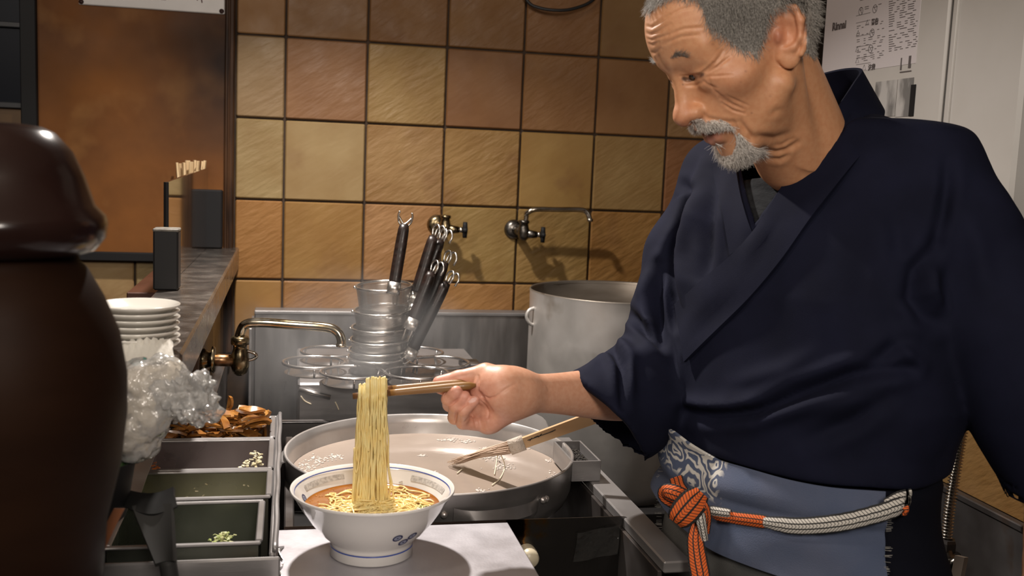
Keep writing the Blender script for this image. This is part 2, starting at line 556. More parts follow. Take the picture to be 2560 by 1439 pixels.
steel = mat('brushed_steel', (.35, .335, .33), .40, .62, c2=(.26, .25, .25), scale=5, stretch=(1, 1, 6), rvar=.10, bump=.06, bscale=60, bstretch=(1, 1, 12))
steel_top = mat('counter_steel', (.53, .515, .545), .45, .6, c2=(.45, .435, .46), scale=10, detail=6, rvar=.08, bump=.05, bscale=260)
steel_dark = mat('sooty_steel', (.13, .12, .118), .40, .6, c2=(.06, .05, .045), scale=7, detail=6, rvar=.14, c3=(.10, .05, .02), scale3=9, lo3=.62, hi3=.75)
black_steel = mat('black_steel', (.022, .021, .022), .42, .3, c2=(.034, .032, .031), scale=12)
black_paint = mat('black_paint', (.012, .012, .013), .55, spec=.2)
chrome = mat('worn_chrome', (.62, .60, .57), .16, 1.0, c2=(.42, .39, .33), scale=30, rvar=.07)
brass = mat('tarnished_brass', (.30, .24, .14), .26, 1.0, c2=(.10, .075, .045), scale=38, detail=5, rvar=.12, c3=(.42, .36, .25), scale3=55)
gun = mat('dull_grey_metal', (.20, .19, .175), .30, 1.0, c2=(.08, .07, .06), scale=40, rvar=.10)

# steel lower right wall
b = MB(); b.box((1.208, .6, 0), (1.2195, 2.3, .828), .002); b.box((1.204, .6, .822), (1.2195, 2.3, .834), .002)
tag(b.build('baseboard_right', steel_dark), kind='structure')
# corner strip beside the brown panel
b = MB(); b.box((-.156, YW - .028, .9), (-.1335, YW + .006, 2.5), .003); b.box((-.149, YW - .032, .9), (-.143, YW - .024, 2.5), .002)
tag(b.build('trim_1', mat('dark_wood_strip', (.020, .010, .006), .5, spec=.15, c2=(.07, .032, .014), scale=9, stretch=(6, 6, .6))), kind='structure')
# black strip standing in for the shaded gap between heater and back wall
b = MB(); b.box((1.17, 2.08, 0), (1.226, 2.65, 2.5), .003); tag(b.build('shade_trim_2', black_paint), kind='structure')

# left: framed brown panel
pan = thing('wall_panel', 'large smoke-stained brown panel in a black frame left of the tiles', 'panel', (-.37, YW, 1.13))
brown = mat('smoked_lacquer', (.23, .088, .022), .55, spec=.15, c2=(.115, .045, .014), scale=3.2, detail=7, lo=.36, hi=.62, rvar=.15, c3=(.29, .14, .045), scale3=6, lo3=.55, hi3=.78, bump=.05, bscale=50)
nt = brown.node_tree; N = nt.nodes; Lk = nt.links.new     # greasy smoke stain at the top right corner
bs = N['Principled BSDF'].inputs['Base Color']; s0 = bs.links[0].from_socket
tcn = N.new('ShaderNodeTexCoord'); dst = N.new('ShaderNodeVectorMath'); dst.operation = 'DISTANCE'
Lk(tcn.outputs['Object'], dst.inputs[0]); dst.inputs[1].default_value = (.225, 0, .47)
nz = N.new('ShaderNodeTexNoise'); nz.inputs['Scale'].default_value = 6; Lk(tcn.outputs['Object'], nz.inputs['Vector'])
ad = N.new('ShaderNodeMath'); ad.operation = 'MULTIPLY_ADD'; Lk(nz.outputs['Fac'], ad.inputs[0]); ad.inputs[1].default_value = .22; Lk(dst.outputs['Value'], ad.inputs[2])
mr = N.new('ShaderNodeMapRange'); mr.inputs['From Min'].default_value = .16; mr.inputs['From Max'].default_value = .40; Lk(ad.outputs[0], mr.inputs['Value'])
mx = N.new('ShaderNodeMix'); mx.data_type = 'RGBA'; Lk(mr.outputs[0], mx.inputs['Factor']); mx.inputs[6].default_value = (.022, .013, .010, 1); Lk(s0, mx.inputs[7]); Lk(mx.outputs[2], bs)
b = MB(); b.box((-.58, YW - .018, 1.142), (-.154, YW + .004, 2.1), .001); b.build('board', brown, pan)
for lo, hi in (((-.612, YW - .034, 1.126), (-.154, YW - .004, 1.147)), ((-.612, YW - .036, 1.126), (-.577, YW - .004, 2.1))):
    b = MB(); b.box(lo, hi, .002); b.build('frame_bar', black_paint, pan)

# dark window at the far left
win = thing('window_1', None, None, (-.8, YW, 1.2)); tag(win, kind='structure')
glass_dark = mat('night_glass', (.004, .006, .012), .35, spec=.12)
for z0, z1 in ((1.675, 2.1), (1.492, 1.662)):
    b = MB(); b.box((-1.0, YW - .012, z0), (-.613, YW - .004, z1)); b.build('pane', glass_dark, win)
for z0, z1 in ((1.662, 1.675), (1.478, 1.492)):
    b = MB(); b.box((-1.0, YW - .026, z0), (-.612, YW - .002, z1), .002); b.build('window_rail', mat('slate_paint', (.03, .032, .036), .5), win)
b = MB(); b.box((-1.0, YW - .010, 1.13), (-.613, YW - .003, 1.478)); b.build('lower_board', mat('ochre_board', (.16, .075, .015), .5, c2=(.08, .04, .01), scale=5), win)

# low wall between kitchen and counter, with steel cap
wall_mid = thing('wall_counter', None, None, (-.155, 2.2, 0)); tag(wall_mid, kind='structure')
b = MB(); b.box((-.206, 1.88, 0), (-.152, YW, 1.152), .002); b.build('low_wall', mat('dark_brown_tile', (.060, .032, .018), .22, c2=(.025, .014, .010), scale=5, stretch=(1, 1, .5), rvar=.08), wall_mid)
cap_m = mat('wet_steel', (.30, .27, .24), .22, .85, c2=(.20, .17, .15), scale=14, rvar=.12, bump=.35, bscale=150)
b = MB(); b.box((-.215, 1.245, 1.150), (-.121, YW - .003, 1.163), .002); b.box((-.1245, 1.25, 1.112), (-.120, YW - .003, 1.160), .001); b.build('steel_cap', cap_m, wall_mid)
b = MB(); b.box((-.1515, 1.88, .60), (-.126, 2.30, .955), .002); b.build('ledge_plate', steel_dark, wall_mid)
b = MB(); b.box((1.13, 1.10, 1.24), (1.226, 1.478, 2.5), .003); tag(b.build('shade_trim_3', black_paint), kind='structure')  # black box added where the space beside the heater lies in shade
# ================================================================== counter, range, boiler
# ---- steel work counter
ct = thing('steel_counter', 'pale stainless worktop under the noodle bowl', 'counter', (.148, 1.0, 0))
b = MB(); b.box((-.012, .62, .872), (.307, 1.364, .9), .0015); b.build('worktop', steel_top, ct)
b = MB(); b.box((-.005, .66, 0), (.285, 1.33, .871), .002); b.build('cabinet', steel_dark, ct)
# ---- splash plate with rounded corner
sp_m = mat('burnt_steel', (.115, .11, .105), .24, .95, c2=(.05, .045, .04), scale=4, rvar=.08)
nt = sp_m.node_tree; N = nt.nodes; Lk = nt.links.new
bs = N['Principled BSDF'].inputs['Base Color']; s0 = bs.links[0].from_socket
tcn = N.new('ShaderNodeTexCoord'); nz = N.new('ShaderNodeTexNoise'); nz.inputs['Scale'].default_value = 16; nz.inputs['Detail'].default_value = 7; Lk(tcn.outputs['Object'], nz.inputs['Vector'])
spx = N.new('ShaderNodeSeparateXYZ'); Lk(tcn.outputs['Object'], spx.inputs[0])
ma = N.new('ShaderNodeMath'); ma.operation = 'MULTIPLY_ADD'; Lk(spx.outputs[0], ma.inputs[0]); ma.inputs[1].default_value = 6.0; Lk(nz.outputs['Fac'], ma.inputs[2])
ra = N.new('ShaderNodeValToRGB'); ra.color_ramp.elements[0].position = .98; ra.color_ramp.elements[0].color = (0, 0, 0, 1); ra.color_ramp.elements[1].position = 1.2; ra.color_ramp.elements[1].color = (0, 0, 0, 1)
e = ra.color_ramp.elements.new(1.0 / 1.2 * 1.02 if False else .999); e.color = (0, 0, 0, 1)
mr = N.new('ShaderNodeMapRange'); mr.inputs['From Min'].default_value = .90; mr.inputs['From Max'].default_value = 1.04; Lk(ma.outputs[0], mr.inputs['Value'])
rp = N.new('ShaderNodeValToRGB'); cr = rp.color_ramp; cr.elements[0].color = (.010, .006, .004, 1); cr.elements[1].color = (.115, .11, .105, 1)
x_ = cr.elements.new(.45); x_.color = (.20, .085, .018, 1); x_ = cr.elements.new(.25); x_.color = (.03, .015, .008, 1); x_ = cr.elements.new(.7); x_.color = (.14, .10, .06, 1)
Lk(mr.outputs[0], rp.inputs[0]); Lk(rp.outputs[0], bs)
poly = [(.0, .35), (.508, .35)] + [(.508 - .036 + .036 * math.cos(a), .902 - .036 + .036 * math.sin(a)) for a in np.linspace(0, PI / 2, 9)] + [(.0, .9025)]
b = MB(); b.prism(poly, 1.3665, 1.3685)
o = b.build('splash_plate', sp_m, None, origin=(.26, 1.3675, .6)); tag(o, 'dark steel splash plate with rounded corner and burnt brown stain', 'plate')
kn = MB(); c = P(1316, 1372, 1.46); kn.lathe([(0, .03), (.010, .029), (.0135, .024), (.0145, .012), (.014, 0)], (0, 0, 0), 24, Matrix.Translation(Vector((c[0], 1.366, c[2] - .006))) @ Matrix.Rotation(PI / 2, 4, 'X'))
o = kn.build('control_knob', mat('cream_plastic', (.62, .55, .40), .35), None, True, origin=(c[0], 1.366, c[2])); tag(o, 'cream plastic knob on the dark splash plate', 'knob')
def make_film(name, milk, wr):
    """thin clear plastic: see-through, glossy, slightly milky"""
    film = bpy.data.materials.new(name); film.use_nodes = True
    nt = film.node_tree; N = nt.nodes; Lk = nt.links.new; N.remove(N['Principled BSDF'])
    out = N['Material Output']; tb = N.new('ShaderNodeBsdfTransparent'); tb.inputs[0].default_value = (.96, .96, .95, 1); gl = N.new('ShaderNodeBsdfGlossy'); gl.inputs[1].default_value = .12; df = N.new('ShaderNodeBsdfDiffuse'); df.inputs[0].default_value = (.88, .87, .85, 1)
    fr = N.new('ShaderNodeFresnel'); fr.inputs[0].default_value = 1.55
    tcn = N.new('ShaderNodeTexCoord'); nz = N.new('ShaderNodeTexNoise'); nz.inputs['Scale'].default_value = wr; nz.inputs['Detail'].default_value = 4; Lk(tcn.outputs['Object'], nz.inputs['Vector'])
    bn = N.new('ShaderNodeBump'); bn.inputs['Strength'].default_value = 1.0; bn.inputs['Distance'].default_value = .01; Lk(nz.outputs['Fac'], bn.inputs['Height'])
    for q in (gl, df, fr): Lk(bn.outputs[0], q.inputs['Normal'])
    m1 = N.new('ShaderNodeMixShader'); m1.inputs[0].default_value = milk; Lk(tb.outputs[0], m1.inputs[1]); Lk(df.outputs[0], m1.inputs[2])
    m2 = N.new('ShaderNodeMixShader'); Lk(fr.outputs[0], m2.inputs[0]); Lk(m1.outputs[0], m2.inputs[1]); Lk(gl.outputs[0], m2.inputs[2]); Lk(m2.outputs[0], out.inputs[0])
    return film
film = make_film('plastic_film', .34, 40)
clear = make_film('clear_film', .012, 30)
g = []
for i in range(7):
    r_ = []
    for k in range(6):
        q = P(1480 + (1602 - 1480) * i / 6 - 8 * k / 5, 1380 - 14 * i / 6 + 80 * k / 5, 1.40); q[1] = 1.362 - .002 * math.sin(i * 1.7 + k); r_.append(q)
    g.append(r_)
b = MB(); b.grid(g); G_ = np.array(g); G2_ = G_ + np.array([0, .0012, 0]); b.grid(G2_)
o = b.build('plastic_sheet', clear, None, True, origin=(.47, 1.362, .83)); tag(o, 'clear plastic sheet stuck to the dark splash plate', 'sheet')

# ---- gas range
rg = thing('gas_range', 'sooty low gas range under the wide round pan', 'stove', (.25, 1.64, 0))
b = MB(); b.box((.012, 1.372, 0), (.505, 1.90, .74), .004); b.build('body', black_steel, rg)
b = MB(); b.box((.478, 1.2, .884), (.516, 1.80, .900), .002); b.build('rail', steel, rg)
b = MB(); b.box((.474, 1.21, .70), (.480, 1.80, .884), .001); b.build('rail_side', steel_dark, rg)
b = MB(); b.box((.0, 1.372, .86), (.014, 1.86, .893), .002); b.build('rail', steel_dark, rg)
b = MB(); b.lathe([(.168, .742), (.172, .80), (.176, .855), (.170, .857), (.162, .80)], (.232, 1.64, 0), 48); b.build('burner_skirt', steel_dark, rg, True)
for k in range(3):
    b = MB(); y = 1.47 + k * .06
    b.tube([(.40, y + .05, .80), (.462, y - .03, .80)], .012, 12); b.build('pipe', steel, rg, True)
rust = mat('rusty_plate', (.16, .09, .06), .8, .3, c2=(.28, .16, .11), scale=60, detail=6)
b = MB(); b.box((.000, 1.372, .74), (.030, 1.378, .845), .001); b.build('front_plate', rust, rg)
b = MB(); b.box((.028, 1.376, .72), (.44, 1.382, .86), .001); b.build('front_plate', black_steel, rg)
# little steel drip box on the far right corner
bx = thing('drip_box', 'small open steel box full of black grit beside the pan', 'box', (.468, 1.60, .9))
x0, x1, y0, y1, z0, z1 = .446, .494, 1.535, 1.655, .9005, .934
for lo, hi in (((x0, y0, z0), (x1, y0 + .003, z1)), ((x0, y1 - .003, z0), (x1, y1, z1)), ((x0, y0 + .003, z0), (x0 + .003, y1 - .003, z1)), ((x1 - .003, y0 + .003, z0), (x1, y1 - .003, z1))):
    b = MB(); b.box(lo, hi, .0006); b.build('side', steel, bx)
b = MB()
for _ in range(160): b.lathe([(0, -.0022), (.0022, 0), (0, .0022)], (random.uniform(x0 + .006, x1 - .006), random.uniform(y0 + .006, y1 - .006), .918 + random.uniform(-.003, .004)), 5)
o = b.build('grit', mat('black_grit', (.05, .045, .04), .35), bx); o['kind'] = 'stuff'
b = MB(); b.box((x0 + .003, y0 + .003, z0), (x1 - .003, y1 - .003, .917)); b.build('fill', black_steel, bx)
# back plate of the range
b = MB(); b.box((-.06, 1.925, .55), (.44, 1.932, .9025), .001); b.box((-.06, 1.925, .8985), (.44, 1.945, .9025), .001)
o = b.build('back_plate', steel_dark, None, origin=(.19, 1.93, .55)); tag(o, 'grey steel plate with a thin bright edge behind the wide pan', 'plate')

# ---- wide shallow pan
PC = np.array([.232, 1.630]); PRr = .232
alu = mat('pan_aluminium', (.66, .635, .62), .34, .8, c2=(.52, .49, .47), scale=7, rvar=.08, c3=(.60, .57, .55), scale3=40)
pan_out = mat('pan_outside', (.30, .285, .28), .36, .7, c2=(.17, .16, .155), scale=8, rvar=.1)
pn = thing('wide_pan', 'wide shallow metal pan of cloudy water on the range', 'pan', (*PC, .858))
b = MB(); b.lathe([(.2335, .9285), (.2350, .9305), (.2330, .9325), (.2295, .9310), (.2265, .915), (.2235, .897), (.217, .878), (.200, .868), (0, .866)], (*PC, 0), 96); b.build('inside', alu, pn, True)
b = MB(); b.lathe([(.2350, .9305), (.2345, .926), (.2330, .905), (.2310, .882), (.224, .864), (.205, .858), (0, .858)], (*PC, 0), 96); b.build('outside', pan_out, pn, True)
def pan_at(a, r, z): return np.array([PC[0] + r * math.cos(a), PC[1] + r * math.sin(a), z])
aF = math.radians(-72)
hd = []
for t in np.linspace(-.30, .30, 15):
    s = max(0.0, 1 - (abs(t) / .30) ** 4)
    hd.append([pan_at(aF + t, .2338 + .010 * s, .912 - .004 * s), pan_at(aF + t, .2345 + .016 * s, .898 - .006 * s), pan_at(aF + t, .2325 + .010 * s, .886 - .004 * s)])
o = ribbon(np.array(hd), .002, 'handle', pan_out, pn)
for t in (.36, .39, -.36):
    b = MB(); q = pan_at(aF + t, .2335, .902); d = pan_at(aF + t, .2385, .902)
    b.lathe([(.0055, 0), (.005, .003), (.003, .0048), (0, .0052)], (0, 0, 0), 12, alignM(q, d)); b.build('rivet', alu, pn, True)
aL = math.radians(178)
hd = []
for t in np.linspace(-.14, .14, 9):
    hd.append([pan_at(aL + t, .232, .921), pan_at(aL + t, .2375, .919), pan_at(aL + t, .2402, .910)])
ribbon(np.array(hd), .0025, 'handle', alu, pn)
hd = []
aR = math.radians(38)
for t in np.linspace(-.30, .30, 11):
    s = max(0.0, 1 - (abs(t) / .30) ** 4)
    hd.append([pan_at(aR + t, .2315, .924), pan_at(aR + t, .2340 + .004 * s, .934 + .012 * s), pan_at(aR + t, .236 + .006 * s, .942 + .014 * s)])
ribbon(np.array(hd), .002, 'handle', alu, pn)
water = mat('cloudy_water', (.32, .262, .218), .10, c2=(.29, .235, .195), scale=9, spec=.55, bump=.10, bscale=26)
b = MB(); G = [(0, .8965)] + [(r, .8965) for r in np.linspace(.03, .2215, 12)] + [(.2230, .8970)]
b.lathe(G, (*PC, 0), 72); o = b.build('cooking_water', water, None, True, origin=(*PC, .8965)); tag(o, 'cloudy beige noodle water filling the wide pan', 'water', kind='stuff')
foam_m = mat('white_foam', (.55, .49, .44), .4, c2=(.46, .40, .35), scale=120, bump=.5, bscale=300)
b = MB()
spots = [(800, 1150, 26, 10), (770, 1165, 18, 12), (840, 1140, 16, 5), (1120, 1098, 22, 4), (1165, 1102, 16, 4), (1235, 1140, 26, 8), (1260, 1165, 22, 8), (1215, 1120, 12, 5), (1200, 1225, 10, 3), (1055, 1138, 10, 2), (1370, 1150, 8, 2), (1330, 1120, 8, 2), (1090, 1180, 5, 2), (760, 1180, 16, 10), (790, 1190, 22, 8), (1395, 1185, 16, 8)]
for x, y, sx, sy in spots:
    for _ in range(int(sx * 2.6)):
        q = PZ(x + random.gauss(0, sx * .6), y + random.gauss(0, sy * .6), .8972)
        if np.hypot(q[0] - PC[0], q[1] - PC[1]) > .2205: continue
        r = random.uniform(.0007, .0026)
        b.lathe([(r, -.0002), (r * .85, r * .16), (r * .4, r * .28), (0, r * .32)], q, 7)
o = b.build('water_foam', foam_m, None, True, origin=(*PC, .897)); tag(o, 'white foam bubbles floating on the cloudy water', 'foam', kind='stuff')
# stray noodle ends floating beside the brush
pale = mat('pale_noodle', (.78, .68, .50), .35)
for k, (pts) in enumerate([[(1245, 1122), (1242, 1150), (1236, 1185)], [(1252, 1135), (1262, 1165), (1250, 1195), (1230, 1212)], [(1155, 1172), (1148, 1178), (1143, 1182)]]):
    b = MB(); L_ = spline([PZ(x, y, .8985 + (.022 if (k < 2 and i == 0) else 0)) for i, (x, y) in enumerate(pts)], 14); b.tube(L_, .0010, 6)
    o = b.build('noodle_strand', pale, None, True, origin=base_of(L_))
    tag(o, ['short pale noodle hanging straight off the brush', 'pale noodle curling on the water beside the brush', 'tiny pale noodle end floating alone near the middle of the pan'][k], 'noodle', 'stray noodles in the pan')

# ---- wooden brush resting in the pan
br = thing('pan_brush', 'pale wooden handled bristle brush dipped in the wide pan', 'brush', PZ(1220, 1140, .90))
wood = mat('pale_wood', (.62, .42, .24), .5, c2=(.52, .33, .17), scale=5, stretch=(1, 1, 1), detail=3)
hA, hB = P(1292, 1112, 1.605), P(1560, 1015, 1.60)
ax_ = hB - hA; ax_ /= np.linalg.norm(ax_)
rows = [[hA + (hB - hA) * t + np.array([0, 0, 1]) * .011 * k * (0.8 + .2 * t) + CAMV((0, 0, -1)) * .0 for k in (-1, -.3, .3, 1)] for t in np.linspace(0, 1, 8)]
o = ribbon(np.array(rows), .009, 'handle', wood, br, lift=-.0045)
ink = mat('black_ink', (.02, .018, .016), .6)
vN = CAMV((.1, .2, -1))
b = MB()
for t0, t1, k0, k1 in ((.10, .34, .3, .30), (.12, .14, .12, .42), (.2, .23, .2, .5), (.30, .36, .30, .38), (.16, .2, .36, .4)):
    q0 = hA + (hB - hA) * t0 + np.array([0, 0, .011 * (k0 - .1)]) + CAMV((0, 0, -1)) * .0052; q1 = hA + (hB - hA) * t1 + np.array([0, 0, .011 * (k1 - .1)]) + CAMV((0, 0, -1)) * .0052
    b.tube([q0, q1], .0006, 4)
b.build('lettering', ink, br)
b = MB(); b.tube([hA + ax_ * .012, hA - ax_ * .012], .0125, 14, flat=(1.0, .62)); b.build('binding', mat('pale_twine', (.60, .52, .44), .7, bump=.5, bscale=300), br, True)
b = MB(); tip = PZ(1130, 1158, .899)
for _ in range(130):
    o_ = RNG.normal(0, .0045, 3); e_ = RNG.normal(0, .0065, 3); e_[2] = abs(e_[2]) * .25
    b.tube([hA - ax_ * .008 + o_, (hA + tip) / 2 + (o_ + e_) * .5 + np.array([0, 0, .002]), tip + e_ + (hA - tip) * RNG.uniform(0, .25)], [.0007, .0008, .0004], 4)
o = b.build('bristles', mat('bristle', (.60, .45, .34), .6), br, True); o['kind'] = 'stuff'

# ---- boiler with ring holders
bo = thing('noodle_boiler', 'steaming steel noodle boiler with seven ring holders', 'boiler', (.2, 2.12, 0))
b = MB(); b.box((.022, 1.965, .50), (.405, 2.33, .968), .004); b.build('body', mat('boiler_steel', (.26, .25, .25), .42, .6, c2=(.19, .18, .18), scale=5, stretch=(1, 1, 6), rvar=.1), bo)
ring_px = [(785, 905, 75), (882, 930, 82), (1043, 931, 80), (1098, 905, 75), (826, 878, 60), (948, 903, 78), (1036, 880, 60)]
ring_c = [PZ(x, y, .988) for x, y, _ in ring_px]
well_m = mat('dark_water', (.05, .045, .042), .12, spec=.6)
ringm = mat('ring_steel', (.60, .58, .57), .28, 1.0, rvar=.06)
for c in ring_c:
    rr = .0610
    b = MB(); a = np.linspace(0, 2 * PI, 48, endpoint=False)
    b.tube(np.stack([c[0] + rr * np.cos(a), c[1] + rr * np.sin(a), np.full(48, .988)], 1), .0030, 8, closed=True)
    for ph in (.5, 2.6, 4.7): b.tube([(c[0] + rr * math.cos(ph), c[1] + rr * math.sin(ph), .988), (c[0] + (rr - .006) * math.cos(ph), c[1] + (rr - .006) * math.sin(ph), .968)], .0022, 6)
    b.build('ring_holder', ringm, bo, True)
    b = MB(); b.lathe([(.058, .9686), (.056, .9692), (.054, .9686)], (c[0], c[1], 0), 40); b.lathe([(.054, .9688), (0, .9688)], (c[0], c[1], 0), 40); b.build('water_well', well_m, bo, True)
q0, q1 = PY(747, 972, 1.958), PY(826, 992, 1.958)
b = MB(); b.tube([q0, q1], .0045, 10); b.build('front_handle', ringm, bo, True)
q0, q1 = PY(1150, 897, 2.1), PY(1196, 915, 2.1)
b = MB(); b.box((q0[0], 2.06, .972), (q1[0], 2.12, .985), .002); b.build('corner_lug', steel_dark, bo)
b = MB(); b.box((-.055, 2.0, .50), (.018, 2.34, .80), .003); b.build('side_panel', steel_dark, bo)
for k, pts in enumerate([[(752, 990), (762, 1002), (778, 1010)], [(838, 1004), (843, 1014), (847, 1024)]]):
    b = MB(); L_ = spline([PY(x, y, 1.9625) for x, y in pts], 10); b.tube(L_, .0012, 6)
    o = b.build('noodle_strand', pale, None, True, origin=base_of(L_)); tag(o, ['curved noodle scrap stuck to the boiler front below its handle', 'short noodle scrap stuck to the boiler front nearer its middle'][k], 'noodle', 'noodle scraps on the boiler')
# ---- backsplash
bk = thing('backsplash', 'grey steel backsplash on the tiles behind the boiler', 'backsplash', (.27, 2.6, .6))
b = MB(); b.box((-.078, 2.592, .55), (.66, 2.600, 1.010), .002); b.build('sheet', mat('backsplash_steel', (.36, .345, .34), .34, .85, c2=(.27, .26, .255), scale=4, stretch=(6, 1, 1), rvar=.08), bk)
b = MB(); b.box((-.079, 2.588, 1.004), (.66, 2.645, 1.0135), .002); b.build('top_fold', steel, bk)
b = MB(); b.box((-.0845, 2.40, .55), (-.0785, 2.592, 1.000), .001); b.build('side_fold', steel, bk)

# ---- stack of strainers
mesh_m = mat('wire_mesh', (.50, .48, .46), .35, 1.0)
nt = mesh_m.node_tree; N = nt.nodes; Lk = nt.links.new
uvn = N.new('ShaderNodeUVMap'); uvn.uv_map = 'weave'; sp = N.new('ShaderNodeSeparateXYZ'); Lk(uvn.outputs[0], sp.inputs[0])
def _grid(sock, per, wd):
    a = N.new('ShaderNodeMath'); a.operation = 'MULTIPLY'; Lk(sock, a.inputs[0]); a.inputs[1].default_value = 1 / per
    f = N.new('ShaderNodeMath'); f.operation = 'FRACT'; Lk(a.outputs[0], f.inputs[0])
    l = N.new('ShaderNodeMath'); l.operation = 'LESS_THAN'; Lk(f.outputs[0], l.inputs[0]); l.inputs[1].default_value = wd
    return l.outputs[0]
mxx = N.new('ShaderNodeMath'); mxx.operation = 'MAXIMUM'; Lk(_grid(sp.outputs[0], .0021, .40), mxx.inputs[0]); Lk(_grid(sp.outputs[1], .0024, .44), mxx.inputs[1])
Lk(mxx.outputs[0], N['Principled BSDF'].inputs['Alpha'])
rimm = mat('strainer_rim', (.62, .60, .57), .25, 1.0, rvar=.08)
grip = mat('dark_grip', (.007, .004, .003), .36, c2=(.016, .008, .006), scale=20, stretch=(1, 1, 4), rvar=.1, spec=.3)
def basket_shell(name, R, c, r0, r1, h, parent):
    n = 48; k = 10
    V = []; UV = []
    prof = [(r1, 0.0)] + [(r1 + (r0 - r1) * (t - 1) / (k - 2), -h * .94 * (t - 1) / (k - 2) - 0.0) for t in range(1, k)] + [(r0 * .8, -h), (0.001, -h * 1.02)]
    for i, (r, z) in enumerate(prof):
        for q in range(n + 1):
            a = 2 * PI * q / n; V.append(c + R @ np.array([r * math.cos(a), r * math.sin(a), z])); UV.append((a * r1, z if i < k else -h - (r0 - r)))
    F = [(i * (n + 1) + q, i * (n + 1) + q + 1, (i + 1) * (n + 1) + q + 1, (i + 1) * (n + 1) + q) for i in range(len(prof) - 1) for q in range(n)]
    o = mesh(name, V, F, mesh_m, parent, True)
    uv = o.data.uv_layers.new(name='weave'); li = np.zeros(len(o.data.loops), np.int32); o.data.loops.foreach_get('vertex_index', li)
    uv.data.foreach_set('uv', np.array(UV)[li].ravel().astype(np.float32))
    return o
names = ['topmost', 'second from the top', 'third from the top', 'fourth from the top', 'fifth from the top', 'lowest']
tops = [(960, 714), (956, 774), (951, 816), (949, 846), (946, 872), (945, 889)]
# handle from collar to hook end in the photograph's frame, depth offset towards the lens
hnd = [((985, 715), (1011, 560), -.052), ((1038, 740), (1084, 590), -.006), ((1036, 770), (1101, 600), .012), ((1030, 805), (1079, 680), -.034), ((1040, 850), (1112, 655), .012), ((1028, 880), (1116, 706), -.026)]
for k in range(6):
    x, y = tops[k]; c = P(x, y, 2.085)
    tilt = Matrix.Rotation(math.radians(-3.5 + k * .3), 3, Vector((.2, 1, 0))); tilt = tilt @ Matrix.Rotation(math.radians(4), 3, 'X'); R = np.array(tilt)
    st = thing('noodle_strainer', f'deep wire noodle strainer with dark grip, {names[k]} of the nested stack', 'strainer', c, 'nested noodle strainers on the boiler')
    r1 = .0560 + .0006 * k
    basket_shell('basket', R, c, r1 * .86, r1, .078, st)
    b = MB(); a = np.linspace(0, 2 * PI, 48, endpoint=False); b.tube(np.stack([c + R @ np.array([r1 * math.cos(t), r1 * math.sin(t), 0]) for t in a]), .0026, 8, closed=True); b.build('rim', rimm, st, True)
    b = MB(); b.tube([c + R @ np.array([-r1 - .001, -.012, .001]), c + R @ np.array([-r1 - .0055, -.012, .003])], .0026, 8); b.build('rest_lug', rimm, st, True)
    (ax0, ay0), (bx0, by0), dz = hnd[k]
    A = P(ax0, ay0, 2.085 + dz); B = P(bx0, by0, 2.085 + dz + .01)
    d = B - A; Lh = np.linalg.norm(d); d /= Lh
    sd = np.cross(d, CAMV((0, 0, 1))); sd /= np.linalg.norm(sd)
    b = MB()
    ts = np.linspace(0, 1, 12); wr = [.92, 1, 1, 1, 1, 1, 1, 1, .98, .96, .92, .74]
    b.tube([A + d * Lh * t for t in ts], [.0118 * w for w in wr], 14, flat=(1.0, .62), up=sd); b.build('grip', grip, st, True)
    b = MB(); b.tube([A - d * .016, A + d * .008], .0135, 14, flat=(1.0, .62), up=sd); b.build('collar', rimm, st, True)
    # wires from the collar down to the rim and inside the basket
    b = MB()
    near = c + R @ np.array([r1 * math.cos(.3 + .1 * k) if k else r1 * .35, -r1 * .55 if k in (0, 3, 5) else -r1 * .1, 0])
    for s in (-1, 1):
        b.tube(spline([A - d * .010 + sd * .007 * s, (A - d * .03 + near) / 2 + sd * .006 * s, near + sd * .006 * s - np.array([0, 0, .004]), near + sd * .003 * s - np.array([0, 0, .034])], 14), .0017, 7)
    b.build('wire_stem', rimm, st, True)
    b = MB(); E_ = B + d * .004; fw = CAMV((.8, 0, -.6)) if k else CAMV((0, 0, -1))
    if k == 0:
        for s in (-1, 1): b.tube(spline([B - d * .006 + sd * .004 * s, E_ + sd * .012 * s, E_ + d * .012 + sd * .014 * s + fw * .004, E_ + d * .020 + sd * .012 * s + fw * .008], 14), .0020, 8)
        b.tube(spline([E_ + sd * .013 + d * .01, E_ - d * .004 + fw * .004, E_ - sd * .013 + d * .01], 12), .0020, 8)
    else:
        for s in (-.6, .9): b.tube(spline([B + sd * .003 * s, E_ + d * .014 + sd * .006 * s, E_ + d * .018 + fw * .012 + sd * .007 * s, E_ + d * .004 + fw * .022 + sd * .008 * s, E_ - d * .010 + fw * .020 + sd * .008 * s], 16), .0021, 8)
    b.build('hook', rimm, st, True)

# ---- stock pot
SP = np.array([.757, 2.285]); SR = .208
sp_t = thing('stock_pot', 'big dented aluminium stock pot at the wall', 'pot', (*SP, .66))
pot_m = mat('scuffed_aluminium', (.60, .58, .56), .42, .65, c2=(.50, .48, .455), scale=9, detail=6, rvar=.12, c3=(.24, .19, .14), scale3=6.5, lo3=.60, hi3=.74, bump=.06, bscale=40)
b = MB(); b.lathe([(.205, 1.107), (.2085, 1.1075), (.2095, 1.1115), (.2075, 1.114), (.2055, 1.111), (.2050, 1.05), (.2048, .72), (.195, .672), (0, .668)], (*SP, 0), 96)
b.build('inner_wall', mat('pot_inside', (.30, .27, .235), .42, .8, c2=(.20, .17, .14), scale=6, stretch=(1, 1, 5), c3=(.07, .04, .02), scale3=14, lo3=.62, hi3=.7), sp_t, True)
b = MB(); b.lathe([(.2095, 1.1115), (.2085, 1.106), (.2080, 1.08), (.2075, .70), (.200, .662), (.0, .66)], (*SP, 0), 96); b.build('outer_wall', pot_m, sp_t, True)
